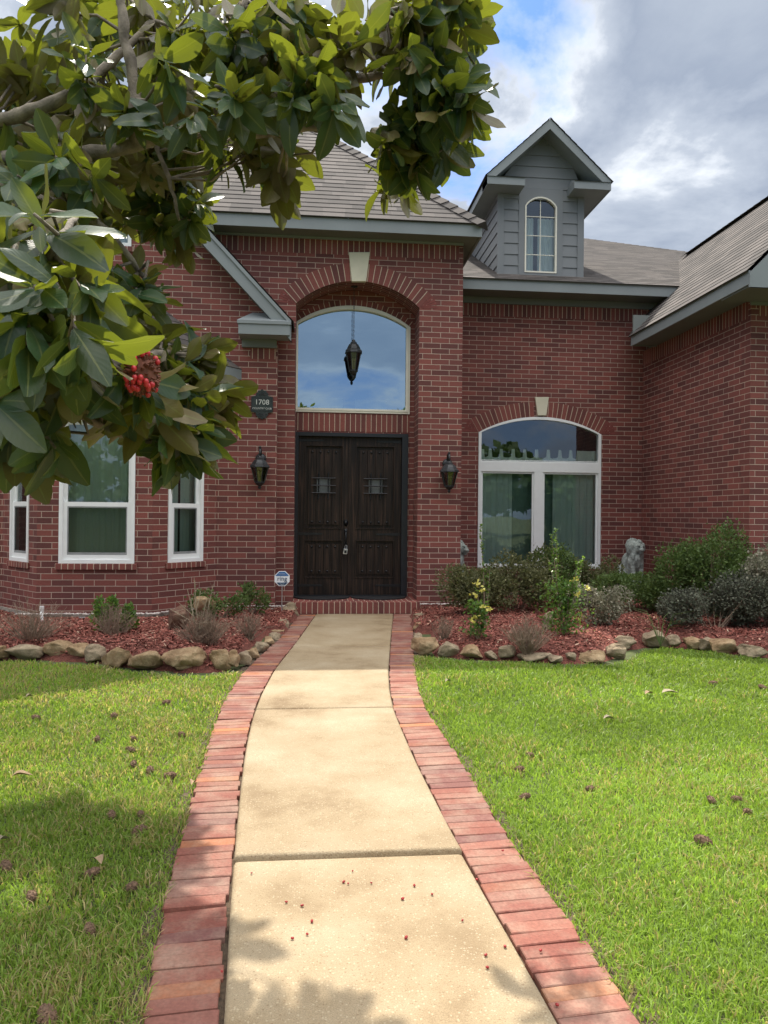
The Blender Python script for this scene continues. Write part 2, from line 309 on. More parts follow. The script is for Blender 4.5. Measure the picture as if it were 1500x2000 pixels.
def tag(o, label=None, cat=None, group=None, kind=None):
    if label: o['label'] = label
    if cat: o['category'] = cat
    if group: o['group'] = group
    if kind: o['kind'] = kind
    return o
def empty(name, loc=(0, 0, 0), rz=0, label=None, cat=None, group=None):
    o = bpy.data.objects.new(name, None); COL.objects.link(o); o.empty_display_size = .1
    o.matrix_world = Matrix.Translation(Vector(loc)) @ Matrix.Rotation(rz, 4, 'Z'); return tag(o, label, cat, group)
def local(o):     # children built in local coordinates
    o.matrix_parent_inverse = Matrix(); return o
def copy_tree(o, parent=None):
    c_ = o.copy(); COL.objects.link(c_); c_.parent = parent
    for ch in [x for x in bpy.data.objects if x.parent == o]: copy_tree(ch, c_)
    return c_
def plate(mb, outer, holes, fn, th, sides=True):
    """outer/holes: 2-D loops (u,v). fn(u,v,d)->point, d = depth behind the face."""
    loops = [outer]+holes; flat = [p for l in loops for p in l]
    tris = tessellate_polygon([[Vector((p[0], p[1], 0)) for p in l] for l in loops])
    for tri in tris:
        P = [flat[i] for i in tri]
        ar = (P[1][0]-P[0][0])*(P[2][1]-P[0][1])-(P[2][0]-P[0][0])*(P[1][1]-P[0][1])
        if ar < 0: P.reverse()
        mb.face([fn(*p, 0) for p in P]); mb.face([fn(*p, th) for p in reversed(P)])
    if sides:
        for li, l in enumerate(loops):
            A = sum(l[i][0]*l[(i+1) % len(l)][1]-l[(i+1) % len(l)][0]*l[i][1] for i in range(len(l)))
            ll = l if (A > 0) == (li == 0) else list(reversed(l)); dist = 0
            for i in range(len(ll)):
                a, b_ = ll[i], ll[(i+1) % len(ll)]; e = math.hypot(b_[0]-a[0], b_[1]-a[1])
                if abs(b_[0]-a[0]) < 1e-4: uv = [(0, a[1]), (0, b_[1]), (th, b_[1]), (th, a[1])]
                else: uv = [(dist, 0), (dist+e, 0), (dist+e, th), (dist, th)]
                mb.face([fn(*a, 0), fn(*b_, 0), fn(*b_, th), fn(*a, th)], uv, flip=True); dist += e
def arch(x0, x1, zs, zc, n=20):        # points of a segmental arch, from x1 side to x0 side
    h = zc-zs; c_ = (x1-x0)/2; Rr = (c_*c_+h*h)/(2*h); cx_ = (x0+x1)/2; cz = zc-Rr; a = math.asin(min(1, c_/Rr))
    return [(cx_+Rr*math.sin(a-2*a*k/n), cz+Rr*math.cos(a-2*a*k/n)) for k in range(n+1)], (cx_, cz, Rr, a)
def FY(Y): return lambda u, v, d: V(u, Y+d, v)
def clip(poly, fn_, keep_ge):
    out = []
    for i in range(len(poly)):
        a, b_ = poly[i], poly[(i+1) % len(poly)]; fa, fb = fn_(a), fn_(b_)
        if not keep_ge: fa, fb = -fa, -fb
        if fa >= 0: out.append(a)
        if (fa >= 0) != (fb >= 0): out.append(a+(b_-a)*(fa/(fa-fb)))
    return out
def shingles(mb, poly, step=0.14, th=0.007):
    poly = [Vector(p) for p in poly]; n = (poly[1]-poly[0]).cross(poly[2]-poly[0]).normalized()
    if n.z < 0: n = -n; poly.reverse()
    tx = Z.cross(n).normalized(); ty = n.cross(tx)
    v0 = min(p.dot(ty) for p in poly); v1 = max(p.dot(ty) for p in poly); k = 0
    while v0+k*step < v1-1e-4:
        a, b_ = v0+k*step, min(v0+(k+1)*step, v1)
        q = clip(clip(poly, lambda p: p.dot(ty)-a, True), lambda p: p.dot(ty)-b_, False); 
        if len(q) >= 3:
            jj = [th-(th-0.001)*(p.dot(ty)-a)/step for p in q]
            o_ = random.random()*3; P = [p+n*j for p, j in zip(q, jj)]
            uv = [(p.dot(tx)+o_, (k+.02)*0.14+min(.96, (p.dot(ty)-a)/step)*0.137) for p in q]; mb.face(P, uv)
            lo_ = sorted([p for p in q if abs(p.dot(ty)-a) < 1e-4], key=lambda p: p.dot(tx))
            if len(lo_) >= 2:
                l, r_ = lo_[0], lo_[-1]; mb.face([l-n*.01, r_-n*.01, r_+n*th, l+n*th], [(0, 0), (.001, 0), (.001, .001), (0, .001)])
        k += 1
def beam(mb, a, b_, wv, hv):           # bar from a to b with section vectors wv, hv (corner at a)
    a, b_, wv, hv = map(Vector, (a, b_, wv, hv)); mb.hexa([a, a+wv, a+wv+hv, a+hv], [b_, b_+wv, b_+wv+hv, b_+hv])
def textmesh(txt, size, m, origin, xdir, zdir, parent, name='lettering', depth=0.003, align='CENTER', sx=1.0):
    cu = bpy.data.curves.new('t', 'FONT'); cu.body = txt; cu.size = size; cu.extrude = depth/2; cu.align_x = align; cu.align_y = 'CENTER'; cu.resolution_u = 3
    to = bpy.data.objects.new('t', cu); COL.objects.link(to); dg = bpy.context.evaluated_depsgraph_get(); dg.update()
    me = bpy.data.meshes.new_from_object(to.evaluated_get(dg)); bpy.data.objects.remove(to)
    xd, zd = Vector(xdir), Vector(zdir); nd = xd.cross(zd)
    for v_ in me.vertices: c_ = v_.co.copy(); v_.co = Vector(origin)+xd*c_.x*sx+zd*c_.y+nd*c_.z
    me.materials.clear(); me.materials.append(m); me.name = name
    o = bpy.data.objects.new(name, me); COL.objects.link(o); o.parent = parent
    if parent: o.matrix_parent_inverse = parent.matrix_world.inverted()
    return o
# ------------------------------------------------------------------ plan of the place (metres)
YE, YG, YD, YB, YW, YR, XR = 10.35, 10.15, 10.80, 9.40, 12.0, 8.90, 5.52
house = empty('brick_house', (0.8, 12, 0), label='red brick house with grey trim, shingle hip roofs, a dormer and an arched entry', cat='house')
def hp(mb, name, m, smooth=False): return mb.obj(name, m, house, smooth)
wall = MB()
# gable wall (left of the entry)
gz = lambda x, off=0: 3.70+(-0.31-x)*1.056+off           # underside of the right rake
GX0, GXA, GX1 = -5.30, -2.80, -0.499
gzl = lambda x: 3.70+(x+5.29)*1.056
apex = gz(GXA)
w2 = W(257, 482, YG); w1 = W(186, 395, YG)
UWX0, UWX1, UWZ0, UWZ1 = w1.x, w2.x, w2.z, w1.z
BX0, BX1 = -3.353, -1.977; BA0, BA1 = -4.05, -1.293       # bay: front face ends, returns at the wall
plate(wall, [(-7.5, 0), (GX1, 0), (GX1, gz(GX1)), (GXA, apex), (GX0, gzl(GX0)), (-7.5, gzl(GX0))], [[(UWX0, UWZ0), (UWX1, UWZ0), (UWX1, UWZ1), (UWX0, UWZ1)], [(-3.9, .6), (-1.5, .6), (-1.5, 2.9), (-3.9, 2.9)]], FY(YG), 0.2)
# entry wall with the arched recess
EL, ER = -0.262, 1.472
s1, s2, s3 = W(575, 592, YE), W(700, 549, YE), W(822, 602, YE)
ezs, ezc = (s1.z+s3.z)/2, s2.z
ETOP = 5.24; EX1 = W(903, 700, YE).x
ap, ei = arch(EL, ER, ezs, ezc)
plate(wall, [(-3.3, 0), (EL, 0), (EL, ezs)]+list(reversed(ap))[1:-1]+[(ER, ezs), (ER, 0), (EX1, 0), (EX1, ETOP), (-3.3, ETOP)], [], FY(YE), YD-YE)
# back wall of the recess, with arched window and door openings
fz0 = W(690, 807, YD).z; fzc = W(687, 597, YD).z; fzs = W(690, 636, YD).z
FX0, FX1 = W(573, 720, YD).x+.003, W(801, 720, YD).x
DX0, DX1 = W(572, 1000, YD).x, W(796, 1000, YD).x; DZ1 = W(683, 845.5, YD).z; DZ0 = W(683, 1165, YD).z
ap2, _ = arch(FX0, FX1, fzs, fzc)
plate(wall, [(-.6, 0), (1.8, 0), (1.8, 5.1), (-.6, 5.1)], [[(FX0, fz0), (FX1, fz0)]+ap2, [(DX0, DZ0), (DX1, DZ0), (DX1, DZ1), (DX0, DZ1)]], FY(YD+.001), 0.18)
# window wall
RX0, RX1 = W(933, 1000, YW).x, W(1173, 1000, YW).x; rz0 = W(1053, 1111, YW).z; rzs = W(1053, 846.5, YW).z; rzc = W(1055, 814, YW).z
ap3, ri = arch(RX0, RX1, rzs, rzc)
plate(wall, [(EX1-.3, 0), (XR+.1, 0), (XR+.1, 4.9), (EX1-.3, 4.9)], [[(RX0, rz0), (RX1, rz0)]+ap3], FY(YW), 0.2)
# entry block side, wing walls, back and far walls
wall.box((EX1-.2, YE+YD-YE+.001, 0), (EX1-.001, YW+.3, ETOP))
wall.box((XR, YR+.001, 0), (XR+.2, YW-.001, 4.17)); 
plate(wall, [(XR-.001, 0), (9.3, 0), (9.3, 4.2), (7.41, 6.1), (XR-.001, 4.2)], [], FY(YR), 0.2)
wall.box((9.1, YR+.25, 0), (9.3, 20, 4.1)); wall.box((-7.5, 20, 0), (9.3, 20.2, 4.6)); wall.box((-7.5, YG+.25, 0), (-7.3, 19.99, 4.0))
# bay walls
def bayface(ax, ay, bx, by, wins, z1=3.12):
    A, B = V(ax, ay, 0), V(bx, by, 0); d = (B-A); Ln = d.length; d.normalize(); nrm = V(d.y, -d.x, 0)   # outward (towards viewer)
    fn = lambda u, v, dd: A+d*u+V(0, 0, v)-nrm*dd
    return fn, Ln, d, nrm
bayf, bayL, _, _ = bayface(BX0, YB, BX1, YB, None)
def u_on(fnA, d, px):                  # distance along a slanted face where pixel column px meets it
    rr = ray(px, 1000); A = fnA; # solve A + d*u = rr*t in plan
    det = d.x*(-rr.y)+rr.x*d.y; ux = (-A.x*(-rr.y)-rr.x*A.y)/det; return ux
F1 = V(BX0, YB, 0)
wf0, wf1 = W(115, 1000, YB).x-BX0, W(264, 1000, YB).x-BX0; wz0 = W(190, 1101, YB).z; wz1 = W(190, 815, YB).z
plate(wall, [(0, 0), (bayL, 0), (bayL, 3.12), (0, 3.12)], [[(wf0, wz0), (wf1, wz0), (wf1, wz1), (wf0, wz1)]], bayf, 0.12)
br_f, brL, br_d, br_n = bayface(BX1, YB, BA1, YG, None)
ur0, ur1 = u_on(V(BX1, YB, 0), br_d, 328), u_on(V(BX1, YB, 0), br_d, 397)
plate(wall, [(0, 0), (brL, 0), (brL, 3.12), (0, 3.12)], [[(ur0, wz0), (ur1, wz0), (ur1, wz1), (ur0, wz1)]], br_f, 0.12)
bl_f, blL, bl_d, bl_n = bayface(BA0, YG, BX0, YB, None)
ul0, ul1 = blL-ur1, blL-ur0
plate(wall, [(0, 0), (blL, 0), (blL, 3.12), (0, 3.12)], [[(ul0, wz0), (ul1, wz0), (ul1, wz1), (ul0, wz1)]], bl_f, 0.12)
hp(wall, 'wall', M_brick)
# slab foot under the walls
sl = MB(); sl.box((BX0-.03, YB-.03, -.1), (BX1+.03, YB+.2, .12)); hp(sl, 'foundation', M_slab); sl = MB(); sl.box((EX1+.01, YW-.03, -.1), (XR, YW+.1, .10)); hp(sl, 'foundation', M_slab); sl = MB(); sl.box((-1.35, YG-.03, -.1), (-.52, YG+.1, .085))
for A, d, n_, Ln in ((V(BX1, YB, 0), br_d, br_n, brL), (V(BA0, YG, 0), bl_d, bl_n, blL)):
    hp(sl, 'foundation', M_slab); sl = MB(); sl.hexa([A+n_*.03+V(0, 0, -.1), A+d*Ln+n_*.03+V(0, 0, -.1), A+d*Ln-n_*.05+V(0, 0, -.1), A-n_*.05+V(0, 0, -.1)], [A+n_*.03+V(0, 0, .12), A+d*Ln+n_*.03+V(0, 0, .12), A+d*Ln-n_*.05+V(0, 0, .12), A-n_*.05+V(0, 0, .12)])
hp(sl, 'foundation', M_slab)
# soldier courses (brick on end), 3 mm proud
so = MB()
def band(fn, u0, u1, z0, z1, pr=.004, dep=.03, ph=0.0):
    so = MB()
    p = [fn(u0, z0, -pr), fn(u1, z0, -pr), fn(u1, z1, -pr), fn(u0, z1, -pr)]; q = [fn(u0, z0, dep), fn(u1, z0, dep), fn(u1, z1, dep), fn(u0, z1, dep)]
    so.face(p, [(u0+ph, .01), (u1+ph, .01), (u1+ph, .445), (u0+ph, .445)]); so.face([p[3], p[2], q[2], q[3]]); so.face([q[0], q[1], p[1], p[0]]); so.face([p[1], q[1], q[2], p[2]], [(0, .1), (.03, .1), (.03, .3), (0, .3)]); so.face([q[0], p[0], p[3], q[3]], [(0, .1), (.03, .1), (.03, .3), (0, .3)]); hp(so, 'soldier_course', M_sold)
band(FY(YE), -2.4, EX1-.06, ETOP-.235, ETOP-.01)
band(FY(YW), EX1+.01, XR-.004, 4.9-.22, 4.9-.01)
band(FY(YD+.001), FX0+.0, FX1-.0, DZ1+.02, fz0-.01, pr=.006)
band(FY(YR), XR+.1, 9.2, 3.95, 4.17)
band(lambda u, v, d: V(XR+d, u, v), -(-(YR+.06)), YW-.01, 3.95, 4.165, dep=.02) if False else None
so2 = lambda u, v, d: V(XR+d, YW-.01-u, v)
band(so2, 0.0, YW-.01-YR-.06, 3.93, 4.165, dep=.001)
p0, p1 = W(489, 690, YG).x, W(539, 690, YG).x
band(FY(YG), p0, p1, W(510, 701, YG).z, W(510, 664, YG).z)
def ring(info, Y, th, skip, pr=.004, inner=False, n=40):
    cx_, cz, Rr, a = info; a2 = a; halves = (MB(), MB()) if skip else (MB(),)
    for k in range(n):
        t0, t1 = -a2+2*a2*k/n, -a2+2*a2*(k+1)/n
        tm = (t0+t1)/2
        if abs(tm*Rr) < skip: continue
        so = halves[0] if tm < 0 else halves[-1]
        pt = lambda t_, r_, d: V(cx_+r_*math.sin(t_), Y+d, cz+r_*math.cos(t_))
        so.face([pt(t0, Rr, -pr), pt(t1, Rr, -pr), pt(t1, Rr+th, -pr), pt(t0, Rr+th, -pr)], [(t0*Rr+.03, .01), (t1*Rr+.03, .01), (t1*Rr+.03, .445), (t0*Rr+.03, .445)])
        so.face([pt(t0, Rr+th, -pr), pt(t1, Rr+th, -pr), pt(t1, Rr+th, .01), pt(t0, Rr+th, .01)]); so.face([pt(t0, Rr, .01), pt(t1, Rr, .01), pt(t1, Rr, -pr), pt(t0, Rr, -pr)])
        if k == 0: so.face([pt(t0, Rr, -pr), pt(t0, Rr+th, -pr), pt(t0, Rr+th, .01), pt(t0, Rr, .01)])
        if k == n-1: so.face([pt(t1, Rr+th, -pr), pt(t1, Rr, -pr), pt(t1, Rr, .01), pt(t1, Rr+th, .01)])
    for so in halves: hp(so, 'brick_arch', M_sold)
def wider(info, da): return (info[0], info[1], info[2], info[3]+da)
ring(wider(ei, .0), YE, .25, .1); ring(ri, YW, .25, .1)
ri2 = arch(FX0, FX1, fzs, fzc)[1]; ring(ri2, YD+.001, .085, 0, pr=.008)
# fan wedges at the arch springings: mortar joints spreading from the corner
def fans(info, Y, th, side):
    fan = MB()
    cx_, cz, Rr, a = info; s_ = side; o_ = V(cx_+s_*Rr*math.sin(a), Y-.0045, cz+Rr*math.cos(a)); top = V(cx_+s_*(Rr+th)*math.sin(a), 0, cz+(Rr+th)*math.cos(a))
    ang1 = math.atan2(top.z-o_.z, s_*(top.x-o_.x)); nf_ = 4
    for k in range(nf_):
        t0 = ang1*(k)/nf_+.025; t1 = ang1*(k+1)/nf_-.025
        f = lambda t_, r_, y_: V(o_.x+s_*r_*math.cos(t_), y_, o_.z+r_*math.sin(t_))
        P = [f(t0, .03, o_.y), f(t0, th, o_.y), f(t1, th, o_.y), f(t1, .03, o_.y)]; Q = [p+V(0, .02, 0) for p in P]
        if s_ < 0: P.reverse(); Q.reverse()
        fan.hexa(P, Q)
    hp(fan, 'arch_springer', M_plainb)
M_plainb = simple('plain_brick', (0.185, 0.047, 0.038), 0.8, var=0.2, scale=10)
for sd in (1, -1): fans(ei, YE, .25, sd); fans(ri, YW, .25, sd)
# keystones
def keystone(pts, Y):
    k = MB(); P = [W(px, py, Y) for px, py in pts]; f = [V(p.x, Y-.035, p.z) for p in P]; bk = [V(p.x, Y+.03, p.z) for p in P]; k.hexa(f, bk)
    o = hp(k, 'keystone', M_stone); m = o.modifiers.new('b', 'BEVEL'); m.width = .006; m.segments = 2
keystone([(687, 551), (715, 551), (722, 494), (681, 494)], YE); keystone([(1049, 812), (1066, 812), (1071, 776), (1044, 776)], YW)
# ------------------------------------------------------------------ windows
def curtain(name, parent, fn, u0, u1, z0, z1, amp, per, m, gap=None, top=None, d0=.16):
    mb = MB(); n = int((u1-u0)/0.012)+2; rows = []
    us = [u0+(u1-u0)*k/n for k in range(n+1)]
    for zi in range(8):
        row = []
        for u_ in us:
            zt = z1 if top is None else min(z1, top(u_)); zz_ = z0+(zt-z0)*zi/7
            a_ = amp*(math.sin(u_*2*math.pi/per+.8*math.sin(u_*5.3))+.4*math.sin(u_*2*math.pi/per*2.3+1+zi*.05))
            row.append(fn(u_, zz_, d0+a_))
        rows.append(row)
    mb.grid(rows); return mb.obj(name, m, parent, True)
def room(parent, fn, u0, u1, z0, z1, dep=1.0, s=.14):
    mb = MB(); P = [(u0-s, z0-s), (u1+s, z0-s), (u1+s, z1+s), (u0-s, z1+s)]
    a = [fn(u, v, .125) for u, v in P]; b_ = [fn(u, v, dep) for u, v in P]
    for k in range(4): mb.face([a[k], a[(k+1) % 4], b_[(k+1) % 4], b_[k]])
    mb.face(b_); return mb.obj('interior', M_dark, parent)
def rectframe(mb, fn, u0, u1, z0, z1, w_, d0, d1, wl=None, wr=None, wt=None, wb=None):
    wl = wl or w_; wr = wr or w_; wt = wt or w_; wb = wb or w_
    plate(mb, [(u0, z0), (u1, z0), (u1, z1), (u0, z1)], [[(u0+wl, z0+wb), (u1-wr, z0+wb), (u1-wr, z1-wt), (u0+wl, z1-wt)]], lambda u, v, d: fn(u, v, d0+d), d1-d0)
def pane(name, fn, u0, u1, z0, z1, d, parent, m):
    mb = MB(); mb.face([fn(u0, z0, d), fn(u1, z0, d), fn(u1, z1, d), fn(u0, z1, d)]); return mb.obj(name, m, parent)
def dh_window(fn, u0, u1, z0, z1, zm, curts, cm=M_curt, name='window', e=.003, rdep=1.0):
    """double-hung sash window"""
    mb = MB(); g_ = .0
    rectframe(mb, fn, u0+e, u1-e, z0+e, z1-e, .045, -.012, .09)
    rectframe(mb, fn, u0+.045, u1-.045, zm-.03, z1-.045, .045, .035, .075, wb=.05)      # upper sash
    rectframe(mb, fn, u0+.047, u1-.047, z0+.047, zm+.028, .05, .008, .033, wt=.055, wb=.06)
    o = mb.obj(name, M_white, house)
    pane('pane', fn, u0+.085, u1-.085, zm+.015, z1-.085, .055, o, M_glass)
    pane('pane', fn, u0+.09, u1-.09, z0+.10, zm-.02, .02, o, M_glassd)
    sc_ = MB(); rectframe(sc_, fn, u0+.098, u1-.098, z0+.108, zm-.029, .014, .0105, .0175, wb=.03); sc_.obj('screen_frame', simple('screen_grey', (0.25, 0.26, 0.26), .5), o)
    for c_ in curts: curtain('curtain', o, fn, *c_, z0-.08, z1+.08, .012, .115, cm)
    room(o, fn, u0, u1, z0, z1, rdep)
    return o
zm = W(190, 985, YB).z
wl_ = dh_window(bayf, wf0, wf1, wz0, wz1, zm, [(wf0-.05, wf0+.52), (wf0+.50, wf1+.05)], rdep=.9)
wr_ = dh_window(br_f, ur0, ur1, wz0, wz1, zm, [(ur0-.05, ur0+.28), (ur0+.3, ur1+.05)], rdep=.45)
wq_ = dh_window(bl_f, ul0, ul1, wz0, wz1, zm, [(ul0+.2, ul1+.05)], rdep=.45)
tag(wl_, 'wide white double-hung window in the front face of the bay')
tag(wr_, 'narrow white double-hung window in the right slanted face of the bay'); tag(wq_, 'narrow white window in the left slanted face of the bay')
# brick sills
def sill(fn, u0, u1, z):
    si = MB()
    a = [(u0-.03, -.035), (u1+.03, -.035), (u1+.03, .02), (u0-.03, .02)]
    T = [fn(u0-.03, z-.004, -.03), fn(u1+.03, z-.004, -.03), fn(u1+.03, z+.012, .04), fn(u0-.03, z+.012, .04)]
    B_ = [fn(u0-.03, z-.07, -.03), fn(u1+.03, z-.07, -.03), fn(u1+.03, z-.06, .02), fn(u0-.03, z-.06, .02)]
    U = [(0, .1), (u1-u0+.06, .1), (u1-u0+.06, .35), (0, .35)]
    si.face(T, U); si.face([B_[0], B_[1], T[1], T[0]], U); si.face([B_[1], B_[2], T[2], T[1]], [(0, .1), (.04, .1), (.04, .3), (0, .3)]); si.face([B_[3], B_[0], T[0], T[3]], [(0, .1), (.04, .1), (.04, .3), (0, .3)]); si.face([B_[3], B_[2], B_[1], B_[0]]); hp(si, 'window_sill', M_sold)
sill(bayf, wf0, wf1, wz0); sill(br_f, ur0, ur1, wz0); sill(bl_f, ul0, ul1, wz0); sill(FY(YW), RX0, RX1, rz0); sill(FY(YG), UWX0, UWX1, UWZ0)
# upper gable window
mb = MB(); f_ = FY(YG); rectframe(mb, f_, UWX0+.003, UWX1-.003, UWZ0+.003, UWZ1-.003, .045, -.01, .08)
um = (UWX0+UWX1)/2+.04; mb.box((um-.009, YG+.035, UWZ0+.05), (um+.009, YG+.046, UWZ1-.05))
for z_ in (UWZ0+.26, UWZ0+.46): mb.box((UWX0+.05, YG+.036, z_-.009), (UWX1-.05, YG+.0475, z_+.009))
uw = hp(mb, 'window', M_white); pane('pane', f_, UWX0+.04, UWX1-.04, UWZ0+.04, UWZ1-.04, .05, uw, M_glass); curtain('curtain', uw, f_, UWX0-.05, UWX1+.05, UWZ0-.05, UWZ1+.05, .01, .1, M_sheer); room(uw, f_, UWX0, UWX1, UWZ0, UWZ1); tag(uw, 'small gridded window high in the gable')
# arched frames
def archframe(mb, x0, x1, z0, zs, zc, w_, Y, d0, d1, e=.003, n=20):
    o_, _ = arch(x0+e, x1-e, zs, zc-e, n); i_, _ = arch(x0+w_, x1-w_, zs-.0, zc-w_, n)
    plate(mb, [(x0+e, z0+e), (x1-e, z0+e)]+o_, [[(x0+w_, z0+w_), (x1-w_, z0+w_)]+i_], FY(Y+d0), d1-d0)
mb = MB(); archframe(mb, FX0, FX1, fz0, fzs, fzc, .062, YD, -.02, .07); archframe(mb, FX0+.028, FX1-.028, fz0+.028, fzs, fzc-.028, .028, YD, -.028, -.0205)
aw = hp(mb, 'window', M_cream); tag(aw, 'large arched picture window over the front door')
g_ = MB(); i_, _ = arch(FX0+.05, FX1-.05, fzs, fzc-.05); pts = [(FX0+.05, fz0+.05), (FX1-.05, fz0+.05)]+i_
tr_ = tessellate_polygon([[Vector((a, b_, 0)) for a, b_ in pts]])
for q in tr_:
    P = [V(pts[i][0], YD+.03, pts[i][1]) for i in q]
    if (P[1]-P[0]).cross(P[2]-P[0]).y > 0: P.reverse()
    g_.face(P)
g_.obj('pane', M_glassb, aw); room(aw, FY(YD), FX0, FX1, fz0, fzc, 2.0)
shd = curtain('curtain', aw, FY(YD), FX0+.2, FX0+.75, fz0-.1, fz0+.36, .01, .06, M_sheer, d0=.9); shd = curtain('curtain', aw, FY(YD), FX0+.95, FX0+1.45, fz0-.1, fz0+.34, .01, .06, M_sheer, d0=.9)
# right arched window
tz0, tz1 = W(1053, 922, YW).z, W(1053, 903, YW).z; mx0, mx1 = W(1042.5, 1000, YW).x, W(1060, 1000, YW).x
mb = MB(); archframe(mb, RX0, RX1, rz0, rzs, rzc, .05, YW, -.015, .09)
mb.box((RX0+.05, YW-.0125, tz0), (RX1-.05, YW+.085, tz1)); mb.box((mx0, YW-.0105, rz0+.05), (mx1, YW+.083, tz0))
for a, b_ in ((RX0+.052, mx0), (mx1, RX1-.052)): rectframe(mb, FY(YW), a, b_, rz0+.052, tz0-.001, .03, .012, .05)
rectframe(mb, FY(YW), RX0+.052, RX1-.052, tz1+.001, tz1+.03, .01, .012, .05)
rw = hp(mb, 'window', M_white); tag(rw, 'wide white window with an arched transom between the lion statues')
pane('pane', FY(YW), RX0+.07, mx0-.01, rz0+.07, tz0-.02, .03, rw, M_glass); pane('pane', FY(YW), mx1+.01, RX1-.07, rz0+.07, tz0-.02, .031, rw, M_glass)
g_ = MB(); i_, _ = arch(RX0+.04, RX1-.04, rzs, rzc-.04); pts = [(RX0+.04, tz1-.01), (RX1-.04, tz1-.01)]+i_
for q in tessellate_polygon([[Vector((a, b_, 0)) for a, b_ in pts]]):
    P = [V(pts[i][0], YW+.03, pts[i][1]) for i in q]
    if (P[1]-P[0]).cross(P[2]-P[0]).y > 0: P.reverse()
    g_.face(P)
g_.obj('pane', M_glass, rw); room(rw, FY(YW), RX0, RX1, rz0, rzc, 1.2)
ct = W(1053, 893, YW).z
def scal(u_):
    if u_ > RX0+1.72 or u_ < RX0+.14: return ct+.13
    k = (u_-RX0)/.20 % 1.0; return ct+.02+(.12 if k < .30 else 0.0)-.03*math.sin(math.pi*max(0, (k-.22)/.78))
curtain('curtain', rw, FY(YW), RX0-.05, RX0+.62, rz0-.1, ct, .016, .13, M_curt); curtain('curtain', rw, FY(YW), RX1-.78, RX1+.05, rz0-.1, ct, .016, .14, M_curt)
curtain('curtain', rw, FY(YW), RX0+.55, RX1-.7, rz0-.1, ct-.02, .006, .2, simple('roller_blind', (0.16, 0.24, 0.21), .9), d0=.22)
curtain('valance', rw, FY(YW), RX0-.05, RX1+.05, ct-.12, ct+.3, .006, .07, M_curtw, top=scal, d0=.14)
